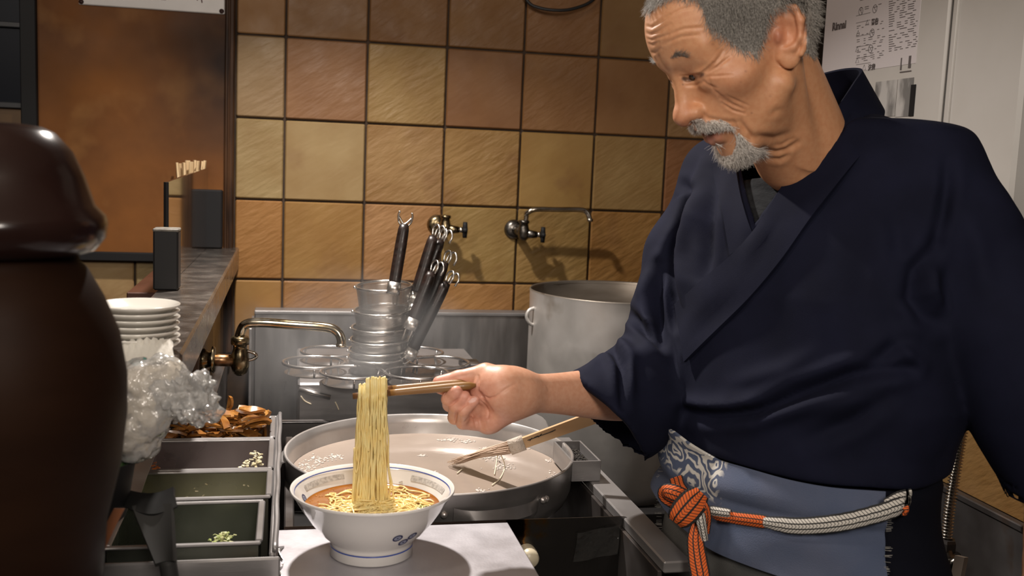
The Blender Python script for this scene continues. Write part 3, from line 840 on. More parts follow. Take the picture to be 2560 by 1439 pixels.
b = MB(); c = P(1326, 790, 2.36); b.tube(spline([c + np.array([.012, 0, .02]), c + np.array([-.004, -.004, .015]), c + np.array([-.010, -.004, 0]), c + np.array([-.002, -.004, -.016]), c + np.array([.012, 0, -.02])], 16), .0042, 8); b.build('handle', pot_m, sp_t, True)
b = MB(); b.lathe([(0, 1.02), (.2045, 1.02)], (*SP, 0), 64); b.build('stock', mat('dark_stock', (.13, .09, .05), .15), sp_t, True)
b = MB(); b.box((.525, 2.05, 0), (1.02, 2.58, .6595), .004); o = b.build('pot_stand', black_steel, None, origin=(.77, 2.3, 0)); tag(o, 'black low stand under the big stock pot', 'stand')
b = MB(); b.box((.522, 1.50, 0), (.60, 2.0, .62), .004); o = b.build('low_cabinet', black_steel, None, origin=(.56, 1.6, 0)); tag(o, 'dark low cabinet in the gap beside the range', 'cabinet')

# ---- taps
def cross_handle(c, d, size, m, parent):
    """lever cross on a stem pointing along d"""
    d = np.array(d, float); d /= np.linalg.norm(d)
    b = MB(); b.tube([c, c + d * .012], .0075, 12); b.build('stem', chrome, parent, True)
    b = MB(); u = np.array([0, 0, 1.0]); v = np.cross(d, u)
    cc = c + d * .016
    for w in (u, v): b.tube([cc - w * size, cc - w * size * .5, cc, cc + w * size * .5, cc + w * size], [.0055, .0062, .0075, .0062, .0055], 10)
    b.build('cross_handle', m, parent, True)
def wall_tap(name, label, px, py, spout):
    c = PY(px, py, 2.585)
    t = thing(name, label, 'tap', (c[0], 2.647, c[2]))
    b = MB(); fl = np.array([c[0] - .012, 2.6465, c[2] + .002]); b.lathe([(.0, .012), (.016, .012), (.024, .006), (.0265, 0)], (0, 0, 0), 28, alignM(fl, fl + np.array([0, -1, 0]))); b.build('flange', gun if spout else brass, t, True)
    b = MB(); b.tube([fl, c + np.array([-.004, 0, 0])], .0105, 14)
    b.lathe([(0, -.022), (.008, -.021), (.0135, -.014), (.0155, -.004), (.0150, .006), (.0125, .014), (.0110, .022), (.0135, .023), (.0140, .028), (.0125, .031), (0, .031)], c, 24); b.build('valve_body', gun if spout else brass, t, True)
    b = MB(); b.tube([c + np.array([.004, 0, -.004]), c + np.array([.024, -.003, -.005]), c + np.array([.034, -.004, -.005])], [.0125, .0100, .0085], 14); b.build('side_arm', gun if spout else brass, t, True)
    cross_handle(c + np.array([.034, -.004, -.005]), (1, -.12, 0), .020, black_paint, t)
    if spout:
        q = [c + np.array([.002, 0, .028]), c + np.array([.002, -.002, .045]), c + np.array([.010, -.005, .060])]
        e0, e1, e2 = PY(1340, 523, 2.57), PY(1452, 524, 2.565), PY(1475, 550, 2.562)
        L_ = spline([c + np.array([.004, 0, .026]), c + np.array([.005, -.003, .046]), PY(1318, 532, 2.575), e0, (e0 + e1) / 2, e1, PY(1468, 532, 2.563), e2], 60)
        b = MB(); b.tube(L_, .0068, 14); b.lathe([(.0068, 0), (.0082, .001), (.0082, .007), (.0068, .008)], L_[-1] - np.array([0, 0, .004]), 14); b.build('spout', chrome, t, True)
    return t
wall_tap('wall_tap', 'tarnished wall tap without a spout, on the tiles', 1113, 568, False)
wall_tap('wall_tap', 'grey wall tap with a long swing spout above the stock pot', 1309, 580, True)
# tap on the low wall, spout over the boiler
c = P(600, 893, 1.90)
t = thing('swing_tap', 'greenish tarnished brass tap with swing spout over the boiler', 'tap', (-.152, c[1], c[2]))
b = MB(); f0 = np.array([-.1515, c[1], c[2] - .004]); f1_ = f0 + np.array([.014, 0, 0]); b.lathe([(.020, 0), (.021, .004), (.015, .012), (.013, .02)], (0, 0, 0), 24, alignM(f0, f0 + np.array([1, 0, 0])))
b.build('flange', brass, t, True)
b = MB(); b.lathe([(.0245, .0), (.025, .003), (.022, .006), (0, .006)], (0, 0, 0), 24, alignM(f0 + np.array([.018, 0, 0]), f0 + np.array([1, 0, 0]))); b.build('lock_ring', brass, t, True)
b = MB(); b.tube([f0, c + np.array([0, 0, -.006])], .0115, 16); b.build('inlet_pipe', mat('rusty_brass', (.36, .21, .12), .35, 1.0, c2=(.16, .08, .03), scale=60, rvar=.1), t, True)
b = MB(); b.lathe([(0, -.034), (.006, -.0335), (.013, -.028), (.0165, -.016), (.017, -.002), (.015, .008), (.0125, .016), (.0125, .024), (.0165, .025), (.0170, .035), (.0145, .039), (0, .039)], c, 28); b.build('valve_body', brass, t, True)
b = MB(); h0 = c + np.array([.012, 0, .004])
b.tube(spline([h0 + np.array([0, -.002, .009]), h0 + np.array([.013, -.004, .005]), h0 + np.array([.018, -.004, 0]), h0 + np.array([.013, -.004, -.006]), h0 + np.array([0, -.002, -.010])], 20), .0030, 8); b.build('lever_handle', chrome, t, True)
L_ = spline([c + np.array([0, 0, .036]), P(598, 842, 1.90), P(612, 812, 1.90), P(650, 806, 1.90), P(740, 812, 1.90), P(815, 818, 1.90), P(842, 828, 1.90), P(853, 848, 1.90), P(853, 866, 1.90)], 70)
b = MB(); b.tube(L_, .0088, 16); b.lathe([(.0088, 0), (.0100, .001), (.0100, .005), (.0088, .006)], L_[-1], 16); b.build('spout', mat('spout_chrome', (.62, .58, .48), .14, 1.0, c2=(.42, .30, .12), scale=22, rvar=.06), t, True)
# ================================================================== the cook: head
_yaw, _pit, _rol = math.radians(16.0), math.radians(35.0), math.radians(-6.0)
_f = np.array([-math.cos(_yaw) * math.cos(_pit), math.sin(_pit), -math.sin(_yaw) * math.cos(_pit)])
_y0 = np.array([math.sin(_yaw), 0, -math.cos(_yaw)])
_z0 = np.cross(_f, _y0)
if _z0[1] > 0: _z0 = -_z0
_hy = math.cos(_rol) * _y0 + math.sin(_rol) * _z0
_hz = math.cos(_rol) * _z0 - math.sin(_rol) * _y0
HM = np.stack([CAMV(_f), CAMV(_hy), CAMV(_hz)], 1)
HT = P(1280 + 2580 * .284 / 1.288, 719.5 - 2580 * .296 / 1.288, 1.288)
def H2W(q): return np.asarray(q, float) @ HM.T + HT
def W2H(p): return (np.asarray(p, float) - HT) @ HM
NECK0 = W2H(P(1925, 160, 1.335)); NECK1 = W2H(P(2052, 450, 1.42)); NECK2 = W2H(P(2050, 640, 1.45))

EY = np.array([.0715, .0315, .0105])      # eyeball centre, left side
EARC = np.array([-.027, .0745, -.001])
_up = np.array([-.42, .0, .907]); _bk0 = np.array([-.907, 0, -.42]); _out = np.array([0, 1.0, 0])
_a = math.radians(30)
EB = math.cos(_a) * _bk0 + math.sin(_a) * _out; EN = math.cos(_a) * _out - math.sin(_a) * _bk0
EU = _up + .10 * _out; EU /= np.linalg.norm(EU)
EN = np.cross(EB, EU); EN = EN if EN[1] > 0 else -EN
def ear3(s, t, n=0.0): return EARC + s * 1.06 * EB + t * 1.06 * EU + n * EN

def ear_sdf(p):
    hel = [(-.003, .004), (-.013, .014), (-.0145, .026), (-.008, .037), (.003, .041), (.014, .038), (.0215, .028), (.0235, .013), (.0205, -.003), (.0155, -.016), (.010, -.026)]
    hp = [ear3(s, t, .006 if i > 1 else .002) for i, (s, t) in enumerate(hel)]
    d = s_chain(p, hp, [.003, .0036, .0041, .0044, .0046, .0046, .0044, .0042, .0040, .0038, .0034])
    R = np.stack([EB, EU, EN], 1)
    pl = s_ell(p, ear3(.004, .004, -.001), (.0205, .035, .0036), R)
    d = smin(d, pl, .005)
    d = smin(d, s_chain(p, [ear3(*q) for q in ((-.004, .030, .001), (.006, .024, .004), (.0105, .010, .006), (.0085, -.008, .006), (.002, -.018, .005), (-.006, -.019, .004))], [.0035, .004, .0042, .0042, .004, .003]), .004)
    d = smax(d, -s_ell(p, ear3(-.0035, .001, .0105), (.0110, .0160, .0125), R), .003)
    d = smin(d, s_ell(p, ear3(-.003, -.030, .002), (.0105, .0115, .0048), R), .006)
    d = smin(d, s_ell(p, ear3(-.0145, -.003, .004), (.0045, .008, .0045), R), .004)
    d = smin(d, s_cap(p, ear3(-.012, -.026, -.002), ear3(-.014, .02, -.004), .006, .006), .006)
    return d

def head_sdf(p):
    p = p.astype(np.float32)
    pa = p.copy(); pa[..., 1] = np.abs(pa[..., 1])
    d = s_ell(p, (-.007, 0, .046), (.092, .0755, .086))
    d = smin(d, s_ell(p, (.038, 0, .054), (.060, .060, .060)), .03)
    d = smin(d, s_ell(p, (.028, 0, -.022), (.060, .060, .074)), .03)
    d = smin(d, s_ell(pa, (.046, .045, -.010), (.028, .023, .022)), .022)
    d = smin(d, s_ell(p, (.066, 0, -.048), (.034, .032, .030)), .02)
    d = smin(d, s_cap(pa, (.004, .053, -.052), (.062, .018, -.093), .017, .015), .02)
    d = smin(d, s_ell(p, (.067, 0, -.0985), (.020, .022, .018)), .016)
    d = smin(d, s_ell(p, (.022, 0, -.058), (.055, .050, .040)), .02)
    # temples slightly hollow, sockets
    d = smax(d, -s_ell(pa, (.052, .085, .035), (.030, .018, .030)), .03)
    d = smin(d, s_cap(pa, (.0855, .010, .037), (.066, .047, .040), .0090, .0075), .016)
    d = smax(d, -s_ell(pa, (.098, .030, .013), (.017, .018, .011)), .018)
    d = smin(d, s_cap(pa, (.0795, .021, .0255), (.067, .044, .0245), .0080, .0085), .012)
    # nose
    d = smin(d, s_cap(p, (.083, 0, .024), (.104, 0, -.018), .0095, .0105), .012)
    d = smin(d, s_ell(p, (.1085, 0, -.026), (.0145, .0145, .0125)), .008)
    d = smin(d, s_ell(pa, (.0985, .0135, -.029), (.0115, .0075, .0085)), .005)
    d = smin(d, s_cap(p, (.112, 0, -.033), (.099, 0, -.037), .005, .006), .006)
    d = smax(d, -s_ell(pa, (.105, .0075, -.038), (.006, .0042, .0052)), .003)
    # eyelids
    lid = s_len(pa - EY.astype(np.float32)) - .0142
    d = smin(d, lid, .007)
    d = smin(d, s_chain(pa, [EY + q for q in ((.006, -.013, -.008), (.0085, 0, -.0135), (.004, .013, -.010))], [.004, .0055, .0045]), .007)
    # lips
    d = smin(d, s_chain(pa, [(.0985, 0, -.0485), (.095, .010, -.0485), (.081, .025, -.055)], [.0062, .0058, .004]), .006)
    d = smin(d, s_chain(pa, [(.0895, 0, -.0725), (.0865, .011, -.0705), (.079, .024, -.059)], [.0080, .0074, .004]), .006)
    d = smax(d, -s_chain(pa, [(.104, 0, -.0600), (.096, .012, -.0595), (.082, .0235, -.0570)], [.0058, .0050, .0014]), .003)
    # ear
    d = smin(d, ear_sdf(pa), .005)
    # neck and shoulders root
    nk = s_chain(p, [NECK0, NECK1, NECK2], [.056, .060, .075], .02)
    d = smin(d, nk, .022)
    d = smin(d, s_chain(p, [np.array([.035, 0, -.070]), np.array([.015, 0, -.085]), W2H(P(1965, 395, 1.375))], [.034, .036, .040], .01), .025)
    # neck muscle under the ear
    d = smin(d, s_cap(pa, (-.028, .052, -.030), W2H(P(2010, 430, 1.36)), .013, .012), .02)
    if EYP is not None:
        d = smax(d, -s_chain(pa, EYP, [.0015, .0018, .0020, .0019, .0015]), .0012)
    return d

EYP = None
def head_trace(px, py):
    o = W2H(np.array([0, 0, CAMH])); q = W2H(P(px, py, 1.0)); r = q - o; r /= np.linalg.norm(r); t = .9
    for _ in range(80): t += float(head_sdf((o + r * t)[None].astype(np.float32))[0]) * .8
    return o + r * t
EYP = [head_trace(*q) for q in ((1708, 196), (1719, 199.5), (1731, 197.5), (1743, 192.5), (1757, 186))]
EYE_F = np.array([.955, .22, -.19]); EYE_F /= np.linalg.norm(EYE_F)
EYE_C = (EYP[1] + EYP[2]) / 2 - EYE_F * .0134

FACE_W = []      # wrinkle polylines seen on the head: (points, depth m, half width px)
def c5(l): return [(1560 + x / 2.9985, y / 2.9985) for x, y in l]
def c2_(l): return [(1640 + x / 4.797, 120 + y / 4.797) for x, y in l]
for l, dp, w in [
    (c5([(145, 238), (200, 262), (260, 235), (350, 180)]), .0011, 3.6),
    (c5([(160, 285), (210, 300), (270, 280), (330, 262)]), .0009, 3.2),
    (c5([(178, 325), (215, 338), (262, 312)]), .0009, 3.2),
    (c5([(190, 392), (232, 396), (275, 365)]), .0010, 3.4),
    (c5([(150, 190), (210, 205), (280, 160), (340, 110)]), .0009, 3.4),
    (c5([(330, 262), (450, 215), (580, 205)]), .0008, 3.6),
    (c5([(300, 330), (430, 275), (560, 262)]), .0007, 3.6),
    (c5([(310, 130), (430, 70), (560, 40)]), .0007, 3.6),
    (c5([(600, 545), (660, 500), (720, 420), (740, 380)]), .0012, 3.4),
    (c5([(605, 552), (690, 505), (790, 430)]), .0011, 3.0),
    (c5([(620, 575), (700, 570), (810, 560)]), .0007, 3.0),
    (c5([(600, 610), (640, 640), (700, 660)]), .0008, 3.0),
    (c5([(425, 572), (500, 570), (575, 552), (630, 510), (670, 470)]), .0013, 3.0),
    (c5([(470, 640), (540, 640), (600, 610)]), .0009, 3.4),
    (c5([(640, 600), (660, 660), (720, 715), (810, 760)]), .0007, 3.4),
    (c5([(720, 735), (800, 775), (890, 815)]), .0010, 3.2),
    (c5([(735, 770), (815, 825), (905, 850)]), .0010, 3.0),
    (c5([(770, 715), (850, 755), (930, 790)]), .0008, 3.0),
    (c2_([(540, 760), (620, 840), (800, 880), (950, 890)]), .0012, 5.0),
    (c2_([(1010, 880), (1060, 950), (1110, 1020), (1145, 1110)]), .0022, 6.0),
    (c2_([(930, 870), (960, 940), (990, 1000)]), .0012, 5.0),
    (c2_([(1170, 1060), (1300, 1075), (1420, 1090), (1560, 1040)]), .0030, 9.0),
    (c2_([(1300, 1215), (1450, 1240), (1560, 1215), (1690, 1130)]), .0028, 7.0),
    (c2_([(1340, 1320), (1480, 1330), (1590, 1280)]), .0024, 6.0),
    (c2_([(1380, 1160), (1500, 1150), (1640, 1080)]), .0016, 5.0),
    (c2_([(1380, 800), (1440, 760), (1500, 740)]), .0012, 8.0),
    (c5([(255, 400), (262, 450)]), .0012, 4.0),
]: FACE_W.append((l, dp, w))

HAIRPOLY = [(1590, -200), (1602, 30), (1612, 52), (1622, 30), (1640, 12), (1680, -14), (1745, -6), (1772, 62), (1822, 98), (1856, 126), (1893, 131), (1912, 80), (1926, 30), (1950, 12), (1990, 8), (2018, 45), (2016, 120), (2040, 172), (2062, 172), (2110, 100), (2110, -200)]
def hair_amount(Vl):
    """where hair grows, as seen on the left half and mirrored to the right"""
    q = Vl.copy(); q[:, 1] = np.abs(q[:, 1])
    pr = PROJ(H2W(q))[:, :2]
    a = in_poly(pr, HAIRPOLY)
    return a & (q[:, 2] > -.055) & (q[:, 0] < .09)

def build_head():
    V, Fq = iso_mesh(head_sdf, (-.16, -.115, -.21), (.13, .115, .145), .00135)
    V = relax(V, Fq, 1, .4)
    Nn = v_normals(V, Fq)
    W = H2W(V); NW = Nn @ HM.T
    pr = PROJ(W)
    view = W - np.array([0, 0, CAMH]); view /= np.linalg.norm(view, axis=1)[:, None]
    facing = sm(-(view * NW).sum(1), .05, .35)
    disp = np.zeros(len(V))
    for l, dp, w in FACE_W:
        dd, par, side = seg_dist(pr[:, :2], l)
        fade = np.sin(np.clip(par, 0, 1) * PI * .8 + .3) ** .7
        g = np.exp(-(dd / w) ** 2) - .45 * np.exp(-((dd - 2.1 * w) / (1.3 * w)) ** 2)
        disp -= dp * g * fade * facing
    V = V + Nn * disp[:, None]
    return V, Fq

HV, HF = build_head()
HN = v_normals(HV, HF)

def head_colors(V, N):
    base = np.array([.62, .315, .165])
    c = np.tile(base, (len(V), 1))
    x, y, z = V.T; ya = np.abs(y)
    def blob(cx_, cy_, cz_, r, col, a):
        nonlocal c
        w = a * np.exp(-((x - cx_) ** 2 + (ya - cy_) ** 2 + (z - cz_) ** 2) / (r * r))
        c = c * (1 - w[:, None]) + w[:, None] * np.array(col)
    blob(.112, 0, -.028, .017, (.55, .22, .13), .8)          # nose tip
    blob(.058, .050, -.012, .030, (.56, .25, .14), .6)       # cheek
    blob(-.015, .085, .01, .030, (.58, .25, .15), .75)       # ear
    blob(-.008, .078, .002, .011, (.40, .13, .08), .7)       # ear hollow
    blob(.098, 0, -.068, .013, (.42, .16, .13), .9); blob(.089, .013, -.066, .010, (.42, .16, .13), .8)
    blob(.0985, .010, -.048, .008, (.42, .18, .14), .6)
    blob(.0925, .004, -.0585, .0055, (.10, .03, .025), .5); blob(.093, .006, -.0605, .0062, (.035, .012, .010), .95); blob(.087, .015, -.0585, .0045, (.05, .015, .012), .9)   # mouth
    [blob(*e, .0021, (.05, .025, .02), .9) for e in spline(EYP, 22)]     # lash line
    blob(.072, .032, .003, .012, (.46, .23, .15), .5)        # under the eye
    blob(.092, 0, .06, .03, (.62, .37, .24), .4)             # forehead
    blob(.06, .0, -.10, .03, (.55, .30, .19), .3)
    # white moustache and beard roots
    for px, py, r, a in [(1707, 211, 2.2, .75), (1879, 282, 2.2, .6), (1864, 178, 3, .4), (1782, 110, 4, .35), (1852, 205, 3, .25), (1925, 240, 3, .25), (1800, 95, 4, .3)]:
        pr = PROJ(H2W(V)); w = a * np.exp(-(((pr[:, 0] - px) / r) ** 2 + ((pr[:, 1] - py) / r) ** 2)) * (y > -.01)
        c = c * (1 - w[:, None]) + w[:, None] * np.array((.16, .07, .05))
    h = hair_amount(V)
    c[h] = np.array([.20, .185, .17])
    return c

HCOL = head_colors(HV, HN)

def hair_strands(name, m, parent, roots, dirs, lens, norms, rad=.00022, curl=.3, k=6, droop=0.0):
    """fine tapered strands as one hair-curves part"""
    n = len(roots)
    t = np.linspace(0, 1, k)[None, :, None]
    side = np.cross(norms, dirs); side /= np.linalg.norm(side, axis=1)[:, None] + 1e-9
    ph = RNG.normal(0, 1, (n, 1, 1)); ph2 = RNG.normal(0, 1, (n, 1, 1))
    pts = roots[:, None] + t * lens[:, None, None] * dirs[:, None] + (t ** 2) * lens[:, None, None] * curl * (ph * side[:, None] * .5 + ph2 * norms[:, None] * .25)
    pts[..., 2] -= (droop * t[..., 0] ** 2) * lens[:, None]
    pts = pts - abs_loc(parent)
    hc = bpy.data.hair_curves.new(name)
    hc.add_curves([k] * n)
    hc.points.foreach_set('position', pts.reshape(-1).astype(np.float32))
    rr = np.tile(rad * np.array([1, 1, .95, .85, .65, .25][:k]), n).astype(np.float32)
    at = hc.attributes.get('radius') or hc.attributes.new('radius', 'FLOAT', 'POINT')
    at.data.foreach_set('value', rr)
    hc.materials.append(m)
    o = bpy.data.objects.new(name, hc); COL.objects.link(o); o.parent = parent
    return o

def sample_faces(V, Fq, mask_fn, n):
    """random points over the quads whose corners satisfy the mask"""
    mv = mask_fn
    fm = mv[Fq].all(1); F = Fq[fm]
    a = np.linalg.norm(np.cross(V[F[:, 2]] - V[F[:, 0]], V[F[:, 3]] - V[F[:, 1]]), axis=1)
    pick = RNG.choice(len(F), n, p=a / a.sum())
    u, v = RNG.random((2, n, 1))
    q = V[F[pick]]
    p = (q[:, 0] * (1 - u) + q[:, 1] * u) * (1 - v) + (q[:, 3] * (1 - u) + q[:, 2] * u) * v
    nn = np.cross(q[:, 2] - q[:, 0], q[:, 3] - q[:, 1]); nn /= np.linalg.norm(nn, axis=1)[:, None] + 1e-9
    return p, nn

def tangent(d, n, lift):
    d = d - (d * n).sum(1)[:, None] * n
    d /= np.linalg.norm(d, axis=1)[:, None] + 1e-9
    d = d + lift * n
    return d / np.linalg.norm(d, axis=1)[:, None]

def grow_head_hair(person):
    grey = mat('grey_hair', (.40, .375, .34), .45, c2=(.19, .175, .155), scale=420, detail=1, lo=.35, hi=.6)
    white = mat('white_beard', (.76, .72, .67), .5, c2=(.42, .38, .34), scale=380, detail=1, lo=.4, hi=.65)
    hm = hair_amount(HV)
    p, n = sample_faces(HV, HF, hm, 30000)
    x, y, z = p.T
    # growing direction: away from the crown, forward-down at the temples, down behind
    d = np.stack([p[:, 0] + .045, p[:, 1] * 1.0, p[:, 2] - .135], 1)
    d[:, 2] -= .05
    front = sm(x, .03, .09)
    d = d / np.linalg.norm(d, axis=1)[:, None]
    d += np.stack([.25 * front, 0 * x, -.2 * front], 1) + RNG.normal(0, .17, p.shape)
    d = tangent(d, n, .08 + .16 * RNG.random((len(p), 1)))
    ln = RNG.uniform(.010, .019, len(p)) * (1 - .35 * sm(-z, .0, .05))
    o = hair_strands('hair', grey, person, H2W(p), d @ HM.T, ln, n @ HM.T, .00017, .45)
    o['label'] = 'short grey hair combed forward over temple'
    # eyebrows, moustache, chin beard: growth areas on the left half, mirrored
    def patch(poly, cnt, dirfn, lo, hi, lift, rad, curl, name, m, label, cond=None, both=True):
        q = HV.copy(); q[:, 1] = np.abs(q[:, 1])
        pr = PROJ(H2W(q))[:, :2]
        mk = in_poly(pr, poly) & (q[:, 0] > .03)
        mk &= (HN[:, 0] > -.2) | (HN[:, 2] < -.3)
        if cond is not None: mk &= cond(q)
        p, n = sample_faces(HV, HF, mk, cnt)
        d = dirfn(p) + RNG.normal(0, .22, p.shape)
        d = tangent(d, n, lift + .25 * RNG.random((cnt, 1)))
        ln = RNG.uniform(lo, hi, cnt)
        o = hair_strands(name, m, person, H2W(p), d @ HM.T, ln, n @ HM.T, rad, curl)
        if label: o['label'] = label
    sg = lambda p: np.sign(p[:, 1:2] + 1e-6)
    patch(c5([(300, 465), (345, 430), (385, 392), (440, 398), (500, 440), (430, 432), (370, 440)]), 260, lambda p: np.concatenate([0 * sg(p) - .2, sg(p) * .9, 0 * sg(p) + .2], 1), .006, .012, .2, .00015, .4, 'eyebrow', grey, 'sparse grey eyebrows')
    patch(c2_([(400, 880), (470, 850), (620, 855), (780, 845), (860, 880), (930, 960), (900, 985), (800, 940), (690, 985), (560, 985), (480, 950)]), 2600, lambda p: np.concatenate([0 * sg(p) + .15, sg(p) * .45, 0 * sg(p) - .9], 1), .006, .011, .2, .00015, .4, 'moustache', white, 'clipped white moustache')
    patch(c2_([(690, 1120), (730, 1150), (800, 1290), (900, 1270), (960, 1130), (930, 1020), (1000, 1010), (1090, 1100), (1180, 1170), (1290, 1250), (1250, 1310), (1100, 1370), (880, 1410), (760, 1300)]), 6500, lambda p: np.concatenate([0 * sg(p) + .25, sg(p) * .25, 0 * sg(p) - .9], 1), .008, .016, .3, .00016, .7, 'beard', white, 'short white goatee beard', cond=lambda q: q[:, 2] < -.06)

def build_eyes(person):
    """two eyeballs with dark irises behind the narrow lids"""
    m = mat('eyeball', (.5, .5, .5), .12, vcol='tint', spec=.6)
    for sgn in (1, -1):
        k = np.array([1, sgn, 1.0]); c = EYE_C * k; f = EYE_F * k
        b = MB(); ang = np.linspace(-PI / 2, PI / 2, 19)
        b.lathe([(.0125 * math.cos(a), .0125 * math.sin(a)) for a in ang], (0, 0, 0), 28)
        V = np.concatenate(b.v); F = b.f
        cosf = (V / .0125) @ f
        o = mesh('eye', H2W(V + c), F, m, person, True, fix=True)
        col = np.tile(np.array([.50, .45, .40]), (len(V), 1)); col[cosf > .86] = (.03, .018, .012)
        set_vcol(o, col)
# ================================================================== the cook: right hand and forearm
def hp(x, y, d): return P(1080 + x / 6.395, 880 + y / 6.395, d)
D0 = 1.335
WRI = hp(1440, 655, D0 + .008); ELB = P(1690, 985, 1.56)
FING = {   # mcp, pip, dip, tip and radii (m)
    'index': ([hp(650, 640, D0 + .016), hp(390, 590, D0 + .010), hp(225, 585, D0 + .004), hp(120, 575, D0 + .003)], [.0105, .0092, .0082, .0070]),
    'middle': ([hp(620, 800, D0 + .018), hp(285, 835, D0 + .008), hp(262, 748, D0 - .014), hp(392, 632, D0 - .0235)], [.0105, .0093, .0090, .0080]),
    'ring': ([hp(680, 990, D0 + .018), hp(365, 1040, D0 + .006), hp(378, 868, D0 - .016), hp(522, 708, D0 - .021)], [.0105, .0092, .0086, .0076]),
    'little': ([hp(860, 1150, D0 + .014), hp(490, 1125, D0 - .001), hp(508, 945, D0 - .020), hp(682, 772, D0 - .022)], [.0100, .0086, .0080, .0072]),
}
THUMB = ([hp(1240, 430, D0 + .008), hp(860, 340, D0 + .008), hp(430, 420, D0 + .006), hp(110, 480, D0 + .006)], [.0160, .0128, .0104, .0082])

def hand_sdf(p):
    p = p.astype(np.float32)
    d = None
    wr = [hp(1420, 520, D0 + .008), hp(1420, 780, D0 + .010)]
    for i, (k, (pts, rs)) in enumerate(FING.items()):
        w = wr[0] + (wr[1] - wr[0]) * i / 3.0
        e = s_cap(p, w, pts[0], .0140, .0115)
        d = e if d is None else smin(d, e, .012)
    d = smin(d, s_cap(p, hp(1250, 860, D0 + .004), hp(960, 1120, D0 + .008), .015, .0125), .014)      # little finger side pad
    d = smin(d, s_cap(p, THUMB[0][0], THUMB[0][1], .0155, .0128), .012)
    R = np.stack([CAMV((-.93, .37, 0)), CAMV((.37, .93, 0)), CAMV((0, 0, 1))], 1)
    ball = s_ell(p, hp(985, 540, D0 - .002), (.0320, .0240, .0165), R)
    d = smin(d, ball, .006)
    d = smin(d, s_chain(p, THUMB[0][1:], THUMB[1][1:], .004), .006)
    for k, (pts, rs) in FING.items():
        e = s_chain(p, pts, rs, .0025)
        tipdir = (pts[3] - pts[2]) / np.linalg.norm(pts[3] - pts[2])
        e = smin(e, s_len(p - (pts[3] - tipdir * .004).astype(np.float32)) - rs[3] * 1.06, .003)
        d = smin(d, e, .0016)
    d = smax(d, -s_ell(p, hp(840, 830, D0 - .014), (.016, .016, .008), R), .010)       # hollow of the palm
    # forearm, oval
    A = np.stack([(ELB - WRI) / np.linalg.norm(ELB - WRI)] * 1, 0)[0]
    U = CAMV((0, -1, 0)); U = U - (U @ A) * A; U /= np.linalg.norm(U); T = np.cross(A, U)
    q = p - WRI.astype(np.float32)
    L = np.linalg.norm(ELB - WRI)
    t = np.clip(q @ A.astype(np.float32), -.025, L * 1.0)
    rad = .0255 + .013 * sm(t, .02, .2)
    qq = q - t[..., None] * A.astype(np.float32)
    u = qq @ U.astype(np.float32); v = qq @ T.astype(np.float32); w = qq @ A.astype(np.float32)
    fo = np.sqrt((u / 1.0) ** 2 + (v / .76) ** 2 + w ** 2) - rad
    d = smin(d, fo * .85, .022)
    return d

HAND_W = []
def hw(l): return [(1080 + x / 6.395, 880 + y / 6.395) for x, y in l]
for l, dp, w in [
    (hw([(725, 520), (735, 620), (790, 700), (900, 738), (1010, 715), (1060, 680)]), .0030, 3.0),
    (hw([(1060, 680), (1200, 580), (1340, 500)]), .0012, 4.5),
    (hw([(745, 380), (735, 520)]), .0022, 3.2),
    (hw([(620, 970), (680, 1060), (705, 1190)]), .0022, 2.6),
    (hw([(760, 770), (860, 860), (905, 960), (890, 1060)]), .0016, 2.6),
    (hw([(800, 740), (900, 830)]), .0010, 2.4),
    (hw([(270, 880), (290, 850), (400, 765), (440, 730)]), .0026, 2.0),
    (hw([(370, 1100), (400, 960), (480, 880), (560, 830)]), .0026, 2.0),
    (hw([(600, 1000), (590, 1060), (520, 1120)]), .0014, 2.4),
    (hw([(1560, 500), (1760, 560), (1960, 590), (2200, 610)]), -.0007, 6.5),
    (hw([(780, 1080), (880, 1085), (905, 1150)]), -.0014, 4.0),
]: HAND_W.append((l, dp, w))

def build_hand():
    lo = np.minimum.reduce([hp(0, 180, D0 - .03), ELB, hp(0, 1400, D0 + .05), hp(900, 180, D0 + .05), WRI]) - .03
    hi = np.maximum.reduce([hp(0, 180, D0 - .03), ELB, hp(0, 1400, D0 + .05), hp(900, 180, D0 + .05), WRI]) + .05
    V, Fq = iso_mesh(hand_sdf, lo, hi, .0011)
    V = relax(V, Fq, 1, .4)
    Nn = v_normals(V, Fq); pr = PROJ(V)
    view = V - np.array([0, 0, CAMH]); view /= np.linalg.norm(view, axis=1)[:, None]
    facing = sm(-(view * Nn).sum(1), .05, .35) * (pr[:, 2] < D0 + .012)
    disp = np.zeros(len(V))
    for l, dp, w in HAND_W:
        dd, par, side = seg_dist(pr[:, :2], l)
        fade = np.sin(np.clip(par, 0, 1) * PI * .8 + .3) ** .7
        disp -= dp * np.exp(-(dd / w) ** 2) * fade * facing
    V = relax(V + Nn * disp[:, None], Fq, 1, .3)
    c = np.tile(np.array([.66, .36, .235]), (len(V), 1))
    def blob(pt, r, col, a):
        nonlocal c
        w = a * np.exp(-((V - pt) ** 2).sum(1) / (r * r)); c = c * (1 - w[:, None]) + w[:, None] * np.array(col)
    pink = (.74, .34, .26)
    for k, (pts, rs) in FING.items():
        blob(pts[3], .014, pink, .8); blob(pts[2], .010, pink, .4)
    blob(THUMB[0][3], .022, (.78, .38, .30), .9); blob(THUMB[0][2], .02, (.76, .37, .28), .7)
    blob(hp(950, 600, D0 - .016), .022, pink, .55); blob(hp(1050, 1050, D0), .025, pink, .5); blob(hp(600, 1150, D0), .02, pink, .5)
    # nails seen on the curled little finger and the thumb edge
    nail = in_poly(pr[:, :2], hw([(572, 790), (640, 735), (705, 715), (722, 740), (690, 785), (610, 815)])) & (facing > .2)
    c[nail] = (.80, .50, .44)
    return V, Fq, c
HDV, HDF, HDC = build_hand()
